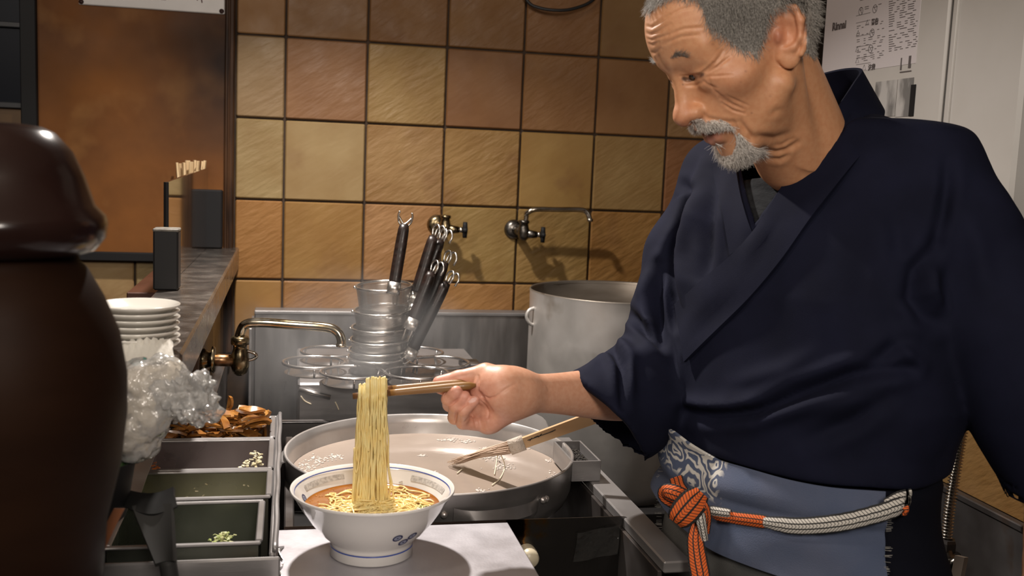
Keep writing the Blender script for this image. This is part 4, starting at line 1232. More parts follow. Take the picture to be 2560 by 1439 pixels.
# ================================================================== the cook: clothes and the rest of the body
def flat(v): v = np.array([v[0], v[1], 0.0]); return v / np.linalg.norm(v)
BU = flat(CAMV((.707, 0, -.707)))       # towards his left
BV = flat(CAMV((-.707, 0, -.707)))      # towards his front
_tab = [  # px, py, depth of the trunk axis, half width, half depth
    (2085, 380, 1.440, .165, .085), (2075, 450, 1.440, .188, .100), (2060, 560, 1.440, .200, .128), (2045, 720, 1.440, .205, .146),
    (2038, 960, 1.440, .205, .154), (2022, 1060, 1.440, .192, .148), (2006, 1180, 1.440, .188, .144), (2000, 1300, 1.440, .188, .144), (2005, 1500, 1.440, .188, .142)]
TC = np.array([P(a, b, c) for a, b, c, _, _ in _tab]); TA = np.array([t[3] for t in _tab]); TB = np.array([t[4] for t in _tab])
TC = TC[::-1]; TA = TA[::-1]; TB = TB[::-1]
def trunk(z):
    c = np.stack([np.interp(z, TC[:, 2], TC[:, 0]), np.interp(z, TC[:, 2], TC[:, 1])], -1)
    return c, np.interp(z, TC[:, 2], TA), np.interp(z, TC[:, 2], TB)
def s_trunk(p, off=0.0):
    c, a, b = trunk(p[..., 2])
    q = p[..., :2] - c
    u = q @ BU[:2]; v = q @ BV[:2]
    a = a + off; b = b + off
    e = 2.35
    k = (np.abs(u / a) ** e + np.abs(v / b) ** e) ** (1 / e)
    return (k - 1) * np.minimum(a, b) * 1.05
def ring_pt(th, z, off=0.0):
    c, a, b = trunk(z); e = 2 / 2.35
    cs, sn = math.cos(th), math.sin(th)
    return np.array([*c, z]) + BU * (a + off) * np.sign(cs) * abs(cs) ** e + BV * (b + off) * np.sign(sn) * abs(sn) ** e

SH_R, SH_L = P(1800, 447, 1.60), P(2340, 436, 1.345)
NB = P(2120, 372, 1.425)
R_ARM = ([SH_R, P(1722, 640, 1.59), P(1700, 790, 1.575), P(1668, 935, 1.545)], [.058, .062, .068, .079])
R_CUFF = P(1505, 1032, 1.43)
R_CN = CAMV((-.70, .66, -.22)); R_CN /= np.linalg.norm(R_CN)
L_ARM = ([SH_L, P(2382, 580, 1.33), P(2508, 810, 1.31), P(2622, 975, 1.295), P(2752, 1300, 1.28)], [.058, .068, .086, .093, .095])
L_CN = CAMV((.12, 1, 0)); L_CN /= np.linalg.norm(L_CN)
HEM = 1.020
f32 = lambda v: np.asarray(v, np.float32)

def jacket_raw(p):
    d = s_trunk(p)
    d = smin(d, s_cap(p, NB, SH_R, .062, .056), .05)
    d = smin(d, s_cap(p, NB, SH_L, .062, .058), .05)
    d = smax(d, p[..., 2] - (P(2100, 300, 1.42)[2] + 0), .02)
    d = smin(d, s_cap(p, P(2110, 402, 1.44), P(2090, 450, 1.44), .062, .080), .05)
    # hem
    d = smax(d, HEM - p[..., 2] , .006)
    # cinch by the inner tie, blouse above
    return d

def sleeve_r(p):
    up = s_chain(p, *R_ARM, .03)
    q = p
    lo = s_cap(p, R_ARM[0][3], R_CUFF - R_CN * -.02, .078, .073)
    lo = smin(lo, s_cap(p, P(1650, 985, 1.53), P(1572, 1050, 1.475), .066, .058), .03)
    lo = smax(lo, (p - f32(R_CUFF)) @ f32(R_CN), .004)
    inner = s_cap(p, R_ARM[0][3] + .3 * (R_CUFF - R_ARM[0][3]), R_CUFF + R_CN * .05, .060, .067)
    inner = smin(inner, s_cap(p, P(1610, 1018, 1.50), P(1572, 1050, 1.475) + R_CN * .05, .05, .052), .03)
    lo = smax(lo, -inner, .003)
    return smin(up, lo, .02)

def sleeve_l(p):
    d = s_chain(p, *L_ARM, .04)
    d = smax(d, (p - f32(P(2560, 1262, 1.27))) @ f32(L_CN), .006)
    return smax(d, -s_cap(p, P(2625, 1050, 1.295), P(2760, 1400, 1.28), .075, .086), .004)

VPOLY = [(1850, 100), (1850, 400), (1866, 480), (1888, 570), (1893, 556), (1984, 405), (2084, 258), (2080, 200), (2070, 100)]
def jacket_sdf(p):
    p = p.astype(np.float32)
    d = jacket_raw(p)
    d = smin(d, sleeve_r(p), .018)
    d = smin(d, sleeve_l(p), .010)
    cav = np.maximum(d + .010, s_len(p - f32(P(1985, 420, 1.45))) - .19)
    cav = np.maximum(cav, p[..., 2] - 1.62)
    d = smax(d, -cav, .003)
    pr = PROJ(p)
    m = in_poly(pr[..., :2].reshape(-1, 2), VPOLY).reshape(d.shape) & (pr[..., 2] < 1.50)
    # signed band about the opening
    dd, _, _ = seg_dist(pr[..., :2].reshape(-1, 2), VPOLY[1:7])
    sd = np.where(m, -dd.reshape(d.shape), dd.reshape(d.shape)) * .00053
    sd = np.where(pr[..., 2] < 1.50, sd, .02)
    d = smax(d, -sd.astype(np.float32), .002)
    # neck hole behind
    d = smax(d, -s_cap(p, P(2030, 330, 1.41), P(1960, 150, 1.35), .068, .075), .006)
    return d

def c6(l): return [(1400 + x / 2.056, 400 + y / 2.056) for x, y in l]
FOLDS = [  # (points, height, half width px)   ridges +, creases -
    (c6([(745, 0), (705, 130), (695, 260), (640, 480), (620, 740)]), .008, 13),
    (c6([(640, 130), (690, 160), (640, 330), (600, 420), (560, 480)]), -.008, 12),
    (c6([(800, 60), (770, 260), (760, 480), (740, 600)]), -.010, 15),
    (c6([(600, 420), (570, 520), (590, 700), (610, 850)]), -.009, 13),
    (c6([(525, 540), (505, 700), (515, 860), (525, 980)]), -.014, 13),
    (c6([(480, 560), (430, 700), (400, 800)]), .007, 20),
    (c6([(370, 790), (420, 850), (500, 960)]), -.013, 12),
    (c6([(395, 830), (460, 860), (520, 975)]), .006, 12),
    (c6([(100, 1050), (180, 965), (270, 965), (318, 1050), (322, 1150), (330, 1260)]), -.010, 11),
    (c6([(345, 1030), (350, 1150), (345, 1260)]), .006, 10),
    (c6([(290, 930), (380, 1010), (520, 985)]), .006, 20),
    (c6([(600, 1235), (750, 1262), (900, 1268), (1060, 1235), (1160, 1195)]), .010, 14),
    (c6([(640, 1290), (800, 1310), (1000, 1290), (1250, 1190), (1500, 1100), (1800, 1060)]), -.013, 17),
    (c6([(1000, 1340), (1300, 1270), (1600, 1230), (1750, 1130)]), .007, 24),
    (c6([(1260, 1440), (1500, 1340), (1680, 1200)]), -.006, 20),
    (c6([(1100, 265), (1030, 400), (965, 520)]), .005, 9),
    (c6([(1050, 300), (980, 440), (900, 520)]), -.004, 8),
    (c6([(890, 640), (930, 690), (960, 660)]), .004, 8),
    (c6([(1920, 440), (1830, 560), (1810, 700), (1870, 800), (1920, 830)]), -.012, 20),
    (c6([(1880, 520), (1880, 650), (1930, 760)]), .008, 18),
    (c6([(1745, 940), (1650, 1010), (1560, 1040)]), -.008, 18),
    (c6([(1740, 940), (1800, 1020), (1860, 1060)]), .008, 16),
    (c6([(1990, 0), (1990, 130), (1960, 300), (1930, 420)]), -.007, 16),
    (c6([(2080, 250), (2150, 450), (2200, 700)]), .006, 30),
    (c6([(1720, 260), (1760, 500), (1720, 800)]), -.006, 26),
    (c6([(610, 880), (640, 1000), (620, 1180)]), .006, 18),
    (c6([(700, 900), (800, 800), (900, 740)]), -.004, 20),
    (c6([(1300, 1000), (1150, 1080), (900, 1150)]), .006, 24),
]
def build_jacket():
    lo = np.array([.20, .90, .95]); hi = np.array([1.02, 1.75, 1.63])
    V, Fq = iso_mesh(jacket_sdf, lo, hi, .0042)
    V = relax(V, Fq, 2, .5)
    Nn = v_normals(V, Fq); pr = PROJ(V)
    view = V - np.array([0, 0, CAMH]); view /= np.linalg.norm(view, axis=1)[:, None]
    facing = sm(-(view * Nn).sum(1), -.05, .25)
    inner = (jacket_raw(V.astype(np.float32)) < -.006) & (s_len(V - P(1985, 420, 1.45)) < .2)
    facing[inner] = 0
    disp = np.zeros(len(V))
    for l, dp, w in FOLDS:
        dd, par, side = seg_dist(pr[:, :2], l)
        fade = np.sin(np.clip(par, 0, 1) * PI * .8 + .3)
        if dp < 0: g = np.exp(-(dd / w) ** 2) - .5 * np.exp(-((dd - 2.0 * w) / (1.2 * w)) ** 2)
        else: g = np.exp(-(dd / w) ** 2)
        disp += 1.3 * dp * g * fade * facing
    # slow drape all over
    disp += .0022 * np.sin(V[:, 2] * 23 + 5 * np.sin(V[:, 0] * 9)) * np.sin(V[:, 0] * 17 + V[:, 1] * 13)
    V = V + Nn * disp[:, None]
    return relax(V, Fq, 1, .3), Fq

def weave_mat(name, ca, cb, period=.0042, slope=.5, lines=(.36, .64), cl=(.012, .012, .012), edge=None):
    """braided cord: slanting stitches with dark stitch lines running along it"""
    m = mat(name, ca, .75)
    nt = m.node_tree; N = nt.nodes; Lk = nt.links.new
    uvn = N.new('ShaderNodeUVMap'); uvn.uv_map = 'weave'
    sp = N.new('ShaderNodeSeparateXYZ'); Lk(uvn.outputs[0], sp.inputs[0])
    def M(op, a, b=None):
        x = N.new('ShaderNodeMath'); x.operation = op
        for i, v in enumerate((a, b)):
            if v is None: continue
            if isinstance(v, (int, float)): x.inputs[i].default_value = v
            else: Lk(v, x.inputs[i])
        return x.outputs[0]
    s = M('ADD', M('MULTIPLY', sp.outputs[0], 1 / period), M('MULTIPLY', M('ABSOLUTE', M('SUBTRACT', sp.outputs[1], .5)), slope * 10))
    tri = M('PINGPONG', s, .5)
    mk = M('MULTIPLY', M('LESS_THAN', tri, .11), 1.0)
    for l in lines:
        mk = M('MAXIMUM', mk, M('LESS_THAN', M('ABSOLUTE', M('SUBTRACT', sp.outputs[1], l)), .035))
    mx = N.new('ShaderNodeMix'); mx.data_type = 'RGBA'
    Lk(mk, mx.inputs['Factor']); mx.inputs[6].default_value = (*ca, 1); mx.inputs[7].default_value = (*cl, 1)
    out = mx.outputs[2]
    if edge is not None:
        ed = M('GREATER_THAN', M('ABSOLUTE', M('SUBTRACT', sp.outputs[1], .5)), .40)
        m2 = N.new('ShaderNodeMix'); m2.data_type = 'RGBA'; Lk(ed, m2.inputs['Factor']); Lk(out, m2.inputs[6]); m2.inputs[7].default_value = (*edge, 1); out = m2.outputs[2]
    Lk(out, N['Principled BSDF'].inputs['Base Color'])
    bn = N.new('ShaderNodeBump'); bn.inputs['Strength'].default_value = .7; bn.inputs['Distance'].default_value = .0012
    Lk(tri, bn.inputs['Height']); Lk(bn.outputs[0], N['Principled BSDF'].inputs['Normal'])
    return m

def build_person():
    base = np.array([*(TC[0][:2]), 0.0])
    person = thing('person', 'grey haired man with white goatee in navy kimono jacket lifting noodles from the bowl', 'person', base)
    skin = mat('skin', (.5, .3, .2), .46, vcol='tint', sss=.10, c2=(.93, .86, .82), scale=160, detail=4, bump=.05, bscale=500)
    # ---- body: head and neck, hand and forearm, and what the clothes hide, one mesh
    def rest(p):
        p = p.astype(np.float32)
        d = smax(s_trunk(p, -.028), .93 - p[..., 2], .02)
        d = smax(d, p[..., 2] - 1.30, .05)
        d = smin(d, s_cap(p, P(2075, 520, 1.45), P(2060, 640, 1.45), .06, .08), .03)
        d = smin(d, s_chain(p, [P(1960, 640, 1.50), P(1790, 540, 1.59), P(1725, 700, 1.585), ELB], [.06, .036, .036, .034], .02), .02)
        d = smin(d, s_chain(p, [P(2200, 640, 1.42), P(2350, 520, 1.345), P(2520, 850, 1.31), P(2640, 1120, 1.27), P(2610, 1420, 1.22)], [.06, .040, .040, .033, .024], .02), .02)
        for s in (1, -1):
            hip = np.array([*TC[0][:2], .90]) + BU * .085 * s
            knee = np.array([*TC[0][:2], .48]) + BU * .10 * s + BV * .03
            ank = np.array([*TC[0][:2], .07]) + BU * .11 * s
            d = smin(d, s_chain(p, [hip, knee, ank, ank + BV * .10 + np.array([0, 0, -.03])], [.08, .055, .038, .03], .03), .03)
        # relaxed left hand below the sleeve
        w = P(2610, 1420, 1.22); dn = np.array([0, 0, -1.0]); fw = CAMV((-.8, 0, -.2)); fw[2] = 0; fw /= np.linalg.norm(fw); ac = np.cross(dn, fw)
        d = smin(d, s_ell(p, w + dn * .05, (.030, .020, .045)), .015)
        for i, l in enumerate((.068, .078, .072, .056)):
            a0 = w + dn * .085 + ac * 0 + fw * (.024 - .016 * i)
            d = smin(d, s_chain(p, [a0, a0 + dn * l * .5 + ac * .008, a0 + dn * l * .9 + ac * .028], [.010, .009, .0075], .004), .005)
        a0 = w + dn * .03 + fw * .025
        d = smin(d, s_chain(p, [a0, a0 + dn * .03 + fw * .025, a0 + dn * .06 + fw * .03 + ac * .01], [.014, .011, .009], .004), .008)
        return d
    RV, RF = iso_mesh(rest, (.25, .85, -.01), (1.0, 1.75, 1.52), .009)
    nh, nd = len(HV), len(HDV)
    V = np.concatenate([H2W(HV), HDV, RV])
    F = np.concatenate([HF, HDF + nh, RF + nh + nd])
    body = mesh('body', V, F, skin, person, True)
    set_vcol(body, np.concatenate([HCOL, HDC, np.tile(np.array([.62, .33, .2]), (len(RV), 1))]))
    build_eyes(person)
    grow_head_hair(person)
    # ---- jacket
    navy = mat('navy_cloth', (.0080, .0092, .0225), .85, c2=(.0060, .0070, .0170), scale=14, detail=3, bump=.10, bscale=900, spec=.12)
    JV, JF = build_jacket()
    jk = mesh('jacket', JV, JF, navy, person, True)
    jk['label'] = 'dark navy crossover jacket with wide sleeves'
    bvh = BVHTree.FromPolygons([Vector(v) for v in JV], [tuple(int(i) for i in q) for q in JF])
    o0 = Vector((0, 0, CAMH))
    def on(px, py, dflt, off=.002):
        d = Vector(P(px, py, 1.0)) - o0; L = d.length
        h = bvh.ray_cast(o0, d.normalized())
        dep = dflt
        if h[0] is not None:
            dd = h[3] / L
            if abs(dd - dflt) < .06: dep = dd
        return P(px, py, dep - off)
    def band(inner, outer, n, m_, dz, off=.003):
        A = spline([(x, y, d) for x, y, d in inner], n); B = spline([(x, y, d) for x, y, d in outer], n)
        rows = []
        for i in range(n):
            rows.append([on(*(A[i] * (1 - t) + B[i] * t), off=off) for t in np.linspace(0, 1, m_)])
        G = np.array(rows)
        for _ in range(4):
            G[1:-1] = .5 * G[1:-1] + .25 * (G[2:] + G[:-2])
        return G
    # upper lapel: from behind the neck over his left shoulder and down across the chest
    IN = [(1960, 235, 1.50), (2020, 200, 1.50), (2062, 185, 1.49), (2112, 175, 1.462), (2150, 177, 1.430), (2130, 210, 1.398), (2106, 248, 1.375), (2003, 400, 1.340), (1944, 492, 1.335), (1885, 588, 1.345), (1790, 676, 1.40), (1694, 760, 1.475)]
    OUT = [(1960, 330, 1.525), (2030, 300, 1.53), (2085, 285, 1.525), (2160, 276, 1.49), (2204, 274, 1.430), (2196, 316, 1.385), (2172, 360, 1.360), (2090, 470, 1.335), (2020, 560, 1.32), (1950, 660, 1.325), (1850, 775, 1.37), (1715, 905, 1.46)]
    n = 72; A = spline(IN, n); B = spline(OUT, n); rows = []
    for i in range(n):
        w_ = float(sm(np.array(i / (n - 1)), .50, .60)); row = []
        for t in np.linspace(0, 1, 7):
            q = A[i] * (1 - t) + B[i] * t
            a_ = P(*q); b_ = on(*q, off=.004)
            row.append(a_ * (1 - w_) + b_ * w_)
        rows.append(row)
    G = np.array(rows)
    for _ in range(5): G[1:-1] = .5 * G[1:-1] + .25 * (G[2:] + G[:-2])
    ribbon(G, .005, 'collar', navy, person)
    # under lapel on his right side
    G2 = band([(1842, 400, 1.415), (1846, 440, 1.408), (1858, 505, 1.395), (1886, 592, 1.37)], [(1788, 410, 1.45), (1794, 450, 1.447), (1806, 520, 1.43), (1830, 640, 1.40)], 20, 5, 0)
    ribbon(G2, .005, 'collar', navy, person)
    # sleeve hems
    # tie loop at the side
    b = MB()
    lp = [P(1692, 1000, 1.50), P(1660, 1008, 1.495), P(1632, 1024, 1.49), P(1622, 1034, 1.488), P(1640, 1040, 1.488), P(1672, 1030, 1.492), P(1690, 1012, 1.497)]
    b.tube(spline(lp, 30), .0022, 6)
    b.tube(spline([P(1690, 1004, 1.497), P(1683, 1030, 1.49), P(1680, 1056, 1.486)], 10), .0022, 6)
    b.build('tie_string', navy, person, True)
    # ---- grey undershirt in the neck opening
    grey = mat('grey_shirt', (.022, .0235, .026), .88, spec=.15, c2=(.013, .014, .016), scale=60, stretch=(1, 1, 3), bump=.3, bscale=160)
    def shirt(p):
        p = p.astype(np.float32)
        d = s_trunk(p, -.013)
        d = smin(d, s_cap(p, NB, SH_R, .048, .044), .05); d = smin(d, s_cap(p, NB, SH_L, .048, .044), .05)
        d = smin(d, s_cap(p, P(1985, 500, 1.41), P(2020, 600, 1.42), .062, .08), .05)
        d = smin(d, s_cap(p, P(1893, 490, 1.42), P(1920, 600, 1.42), .046, .06), .04)
        d = smax(d, 1.20 - p[..., 2], .005)
        d = smax(d, jacket_raw(p) + .011, .004)
        d = smin(d, s_cap(p, P(1886, 470, 1.50), P(1960, 440, 1.49), .036, .045), .02)
        pln = (p - f32(P(1900, 415, 1.36))) @ f32(CAMV((.06, -1, .10)))
        return smax(d, pln, .006)
    SV, SF = iso_mesh(shirt, (.22, .9, 1.17), (1.0, 1.75, 1.50), .006)
    mesh('undershirt', SV, SF, grey, person, True)
    # ---- trousers
    dk = mat('trouser_cloth', (.005, .0055, .010), .9, spec=.1)
    def trou(p):
        p = p.astype(np.float32)
        d = smax(s_trunk(p, -.006), np.maximum(p[..., 2] - 1.02, .78 - p[..., 2]), .02)
        for s in (1, -1):
            hip = np.array([*TC[0][:2], .84]) + BU * .09 * s
            knee = np.array([*TC[0][:2], .48]) + BU * .10 * s + BV * .03
            ank = np.array([*TC[0][:2], .12]) + BU * .11 * s
            d = smin(d, s_chain(p, [hip, knee, ank], [.105, .085, .065], .03), .05)
        return smax(d, .07 - p[..., 2], .006)
    QV, QF = iso_mesh(trou, (.25, .9, .05), (1.0, 1.7, 1.05), .009)
    mesh('trousers', QV, QF, dk, person, True)
    shoe = mat('shoe_rubber', (.02, .02, .022), .5)
    for s in (1, -1):
        c = np.array([*TC[0][:2], .0]) + BU * .11 * s
        def shoe_sdf(p):
            d = s_cap(p.astype(np.float32), c + np.array([0, 0, .05]) - BV * .05, c + BV * .16 + np.array([0, 0, .035]), .052, .045)
            d = smin(d, s_cap(p.astype(np.float32), c + np.array([0, 0, .05]), c + np.array([0, 0, .10]), .05, .05), .02)
            return smax(d, .002 - p[..., 2], .004)
        sv, sf = iso_mesh(shoe_sdf, c - .3, c + .3, .008)
        mesh('shoe', sv, sf, shoe, person, True)
    # ---- apron: long layer, folded-over top layer with a pale wave print
    denim = mat('apron_grey', (.085, .085, .080), .9, c2=(.045, .047, .046), scale=9, detail=6, c3=(.14, .135, .125), scale3=5, lo3=.5, hi3=.7, bump=.25, bscale=700)
    blue = mat('apron_blue', (.062, .082, .140), .9, c2=(.085, .10, .155), scale=11, detail=6, bump=.25, bscale=700)
    # wave print near his right hip
    nt = blue.node_tree; N = nt.nodes; Lk = nt.links.new
    def th_at(x, z, off, lo_, hi_):
        best = min(np.linspace(lo_, hi_, 200), key=lambda t: abs(PROJ(ring_pt(t, z, off))[0] - x)); return best
    th_r = th_at(2213, .93, .01, math.radians(-60), math.radians(60))
    th_l = math.radians(158)
    def off_top(t): return -.002 + .008 * float(sm(np.array(t), math.radians(102), math.radians(126)))
    def side(t): return float(sm(np.array(t), math.radians(100), math.radians(122)))
    rows = []
    nz, ntn = 26, 70
    for t in np.linspace(th_r, th_l, ntn):
        col = []
        zb = .908 + .008 * math.sin(t * 3 + 1) + .030 * float(sm(np.array(t), math.radians(95), math.radians(150)))
        zt = HEM - .002 + .026 * side(t)
        for k in range(nz):
            z = zt + (zb - zt) * k / (nz - 1)
            o = off_top(t) + .005 * math.exp(-((z - zt) / .012) ** 2) + .0022 * math.sin(z * 90 + 2 * math.sin(t * 4)) + .006 * math.exp(-((z - zb) / .02) ** 2)
            o -= .006 * math.exp(-((z - .972) / .010) ** 2) + (1 - side(t)) * .016 * math.exp(-((z - HEM) / .020) ** 2)
            col.append(ring_pt(t, z, o + .008))
        rows.append(col)
    flap = ribbon(np.array(rows), .004, 'apron_flap', blue, person); flap['label'] = 'faded blue folded apron top with white wave print'
    uvn = N.new('ShaderNodeUVMap'); uvn.uv_map = 'weave'
    mp = N.new('ShaderNodeMapping'); mp.inputs['Scale'].default_value = (22, 2.6, 1); Lk(uvn.outputs[0], mp.inputs[0])
    nz = N.new('ShaderNodeTexNoise'); nz.inputs['Scale'].default_value = 1.6; Lk(mp.outputs[0], nz.inputs['Vector'])
    va = N.new('ShaderNodeVectorMath'); va.operation = 'MULTIPLY_ADD'; Lk(nz.outputs['Color'], va.inputs[0]); va.inputs[1].default_value = (.9, .9, 0); Lk(mp.outputs[0], va.inputs[2])
    vo = N.new('ShaderNodeTexVoronoi'); vo.voronoi_dimensions = '2D'; vo.inputs['Scale'].default_value = 1.0; vo.inputs['Randomness'].default_value = .8; Lk(va.outputs[0], vo.inputs['Vector'])
    ml = N.new('ShaderNodeMath'); ml.operation = 'MULTIPLY'; Lk(vo.outputs['Distance'], ml.inputs[0]); ml.inputs[1].default_value = 4.6
    pp = N.new('ShaderNodeMath'); pp.operation = 'PINGPONG'; Lk(ml.outputs[0], pp.inputs[0]); pp.inputs[1].default_value = .5
    r = N.new('ShaderNodeMapRange'); r.inputs['From Min'].default_value = .24; r.inputs['From Max'].default_value = .34; Lk(pp.outputs[0], r.inputs['Value'])
    sp = N.new('ShaderNodeSeparateXYZ'); Lk(uvn.outputs[0], sp.inputs[0])
    Lr = float(np.linalg.norm(np.diff(np.array(rows).mean(1), axis=0), axis=1).sum())
    r2 = N.new('ShaderNodeMapRange'); r2.inputs['From Min'].default_value = Lr * .52; r2.inputs['From Max'].default_value = Lr * .545; Lk(sp.outputs[0], r2.inputs['Value'])
    r3 = N.new('ShaderNodeMapRange'); r3.inputs['From Min'].default_value = .50; r3.inputs['From Max'].default_value = .44; Lk(sp.outputs[1], r3.inputs['Value'])
    m1 = N.new('ShaderNodeMath'); m1.operation = 'MULTIPLY'; Lk(r.outputs[0], m1.inputs[0]); Lk(r2.outputs[0], m1.inputs[1])
    m2 = N.new('ShaderNodeMath'); m2.operation = 'MULTIPLY'; Lk(m1.outputs[0], m2.inputs[0]); Lk(r3.outputs[0], m2.inputs[1])
    bs = N['Principled BSDF'].inputs['Base Color']; src = bs.links[0].from_socket
    mx = N.new('ShaderNodeMix'); mx.data_type = 'RGBA'; Lk(m2.outputs[0], mx.inputs['Factor']); Lk(src, mx.inputs[6]); mx.inputs[7].default_value = (.52, .50, .46, 1); Lk(mx.outputs[2], bs)
    rows = []
    for t in np.linspace(th_r - .01, th_l, 60):
        col = []
        for k in range(18):
            z = .975 - .40 * k / 17
            o = off_top(t) * .6 - .006 + .010 * float(sm(np.array(-z), -.915, -.895)) + .02 * max(0, .86 - z) + .004 * math.sin(t * 14 + z * 6) * max(0, .86 - z) * 4
            col.append(ring_pt(t, z, o))
        rows.append(col)
    ribbon(np.array(rows), .003, 'apron', denim, person)
    # frayed fibres along the right edge and the knot side
    fb = MB()
    for k in range(260):
        z = RNG.uniform(.72, 1.0); e_ = k % 2
        t = th_r if e_ == 0 else math.radians(141)
        o_ = .012 if e_ == 0 else .014
        a = ring_pt(t, z, o_); tg_ = ring_pt(t - .02, z, o_) - a if e_ == 0 else ring_pt(t, z, o_ + .01) - a
        tg_ /= np.linalg.norm(tg_); ln_ = RNG.uniform(.002, .007)
        fb.tube([a - tg_ * .003, a + tg_ * ln_ + np.array([0, 0, RNG.uniform(-.0012, .0008)])], .00022, 3)
    fr = fb.build('frayed_threads', mat('pale_thread', (.26, .25, .23), .9), person); fr['kind'] = 'stuff'
    # ---- braided sash cord
    orange = weave_mat('orange_braid', (.72, .13, .018), None, edge=(.012, .012, .012))
    white = weave_mat('white_braid', (.60, .57, .52), None, edge=(.012, .012, .012))
    def z_of(x, y, d): return P(x, y, d)[2]
    line = [(1790, 1283, 1.335), (1850, 1292, 1.30), (1920, 1301, 1.275), (2000, 1310, 1.262), (2100, 1300, 1.262), (2200, 1274, 1.285), (2272, 1246, 1.33)]
    L = spline(line, 60)
    def cord(i0, i1, w0, w1, m_, off, name='sash_cord', dy=0.0):
        rows = []
        for i in range(i0, i1):
            x, y, d = L[i]; c = P(x, y + dy, d)
            best = min(np.linspace(math.radians(-70), math.radians(150), 220), key=lambda t: abs(PROJ(ring_pt(t, c[2], .016))[0] - x))
            zc = c[2]
            for _ in range(6):
                best = min(np.linspace(math.radians(-75), math.radians(150), 240), key=lambda t: abs(PROJ(ring_pt(t, zc, .016))[0] - x))
                pq = PROJ(ring_pt(best, zc, .016)); zc += (pq[1] - y - dy) * pq[2] / FPX
            c = np.array([c[0], c[1], zc])
            s = (i - i0) / max(1, i1 - i0 - 1); w = w0 + (w1 - w0) * s
            if name == 'sash_cord': w *= .45 + .55 * min(1, 5 * s + .25, 5 * (1 - s) + .35)
            row = []
            for k in np.linspace(-1, 1, 7):
                q = ring_pt(best, c[2] - k * w, .020 + off + .0035 * (1 - k * k)); row.append(q)
            rows.append(row)
        return ribbon(np.array(rows), .003, name, m_, person)
    cord(0, 22, .0055, .0075, orange, .000)['label'] = 'orange part of the braided sash cord'
    cord(0, 8, .005, .004, white, .003, dy=-10)
    cord(19, 60, .0080, .0120, white, .001)['label'] = 'white part of the braided sash cord'
    cord(50, 60, .008, .010, white, -.002, dy=-14)
    cord(55, 60, .006, .005, orange, .003, dy=13)
    # knot and tails
    def strip(pts, w, m_, n=24, name='sash_knot', bulge=.004, wv=None):
        S = spline(pts, n); G = []
        for i in range(n):
            c = P(*S[i][:3]); tn = S[min(i + 1, n - 1)][:2] - S[max(i - 1, 0)][:2]; tn = tn / np.linalg.norm(tn)
            nr = np.array([-tn[1], tn[0]])
            wi = w if wv is None else w * np.interp(i / (n - 1), np.linspace(0, 1, len(wv)), wv)
            G.append([P(S[i][0] + nr[0] * wi * k, S[i][1] + nr[1] * wi * k, S[i][2] - bulge * (1 - k * k)) for k in np.linspace(-1, 1, 7)])
        return ribbon(np.array(G), .003, name, m_, person)
    kd = 1.325
    strip([(1690, 1196, kd + .07), (1700, 1222, kd + .045), (1730, 1262, kd + .01)], 15, orange)
    strip([(1725, 1248, kd + .0), (1690, 1232, kd - .01), (1664, 1226, kd + .0), (1662, 1240, kd + .012), (1690, 1254, kd + .012)], 17, orange, wv=[1, 1, .8, .7, 1])
    strip([(1752, 1232, kd - .012), (1728, 1258, kd - .022), (1700, 1290, kd - .022), (1690, 1302, kd - .015)], 36, orange, n=20, bulge=.004, wv=[.55, .95, 1.0, .8, .55])['label'] = 'orange knot of the sash'
    strip([(1738, 1262, kd - .01), (1756, 1264, kd - .016), (1764, 1290, kd - .012), (1760, 1330, kd - .004)], 10, orange)
    strip([(1746, 1268, kd - .012), (1752, 1300, kd - .020), (1762, 1350, kd - .016)], 9, white, n=16, wv=[1, 1, .4])
    strip([(1744, 1300, kd - .004), (1738, 1345, kd - .014), (1744, 1400, kd - .024), (1752, 1450, kd - .035), (1760, 1560, kd - .05)], 22, orange, n=30, name='sash_tail', wv=[.3, .8, 1, 1, 1])['label'] = 'hanging orange tail of the sash'
    return person

PERSON = build_person()
# ================================================================== topping tray and pans
tr = thing('topping_tray', 'scratched steel frame holding the row of topping pans', 'tray', (-.11, 1.5, .80))
for lo, hi in (((-.0165, 1.195, .905), (-.0095, 1.86, .934)), ((-.216, 1.195, .905), (-.207, 1.86, .932)), ((-.216, 1.853, .905), (-.0095, 1.861, .932)), ((-.216, 1.190, .895), (-.0035, 1.1965, .930))):
    b = MB(); b.box(lo, hi, .0022); b.build('rail', steel, tr)
b = MB(); b.box((-.216, 1.198, .70), (-.0165, 1.205, .9045), .001); b.box((-.014, 1.2, .70), (-.0105, 1.86, .9045), .001); b.box((-.216, 1.205, .70), (-.212, 1.86, .9045), .001); b.build('side_plate', steel_dark, tr)
b = MB(); q = [(-.0095 + .0005 * math.sin(y * 40), y, .936 + .0003 * math.sin(y * 63)) for y in np.linspace(1.2, 1.86, 40)]; b.tube(q, .0036, 8); b.build('edge_roll', steel, tr, True)
foil = mat('crumpled_foil', (.50, .48, .46), .30, 1.0, bump=.9, bscale=120)
rows = [[np.array([-.004 + .004 * math.sin(k * 1.7 + z * 60), y, .905 - z + .004 * math.sin(y * 90)]) for z in np.linspace(0, .13, 7)] for k, y in enumerate(np.linspace(1.17, 1.30, 9))]
ribbon(np.array(rows), .0015, 'foil_edge', foil, tr)
pan_names = ['full back topping pan heaped with brown bamboo shoots', 'second topping pan from the back holding white scraps', 'third topping pan from the back with pale shreds on its wall', 'front topping pan with green scraps inside']
ye = [1.850, 1.700, 1.530, 1.400, 1.236]
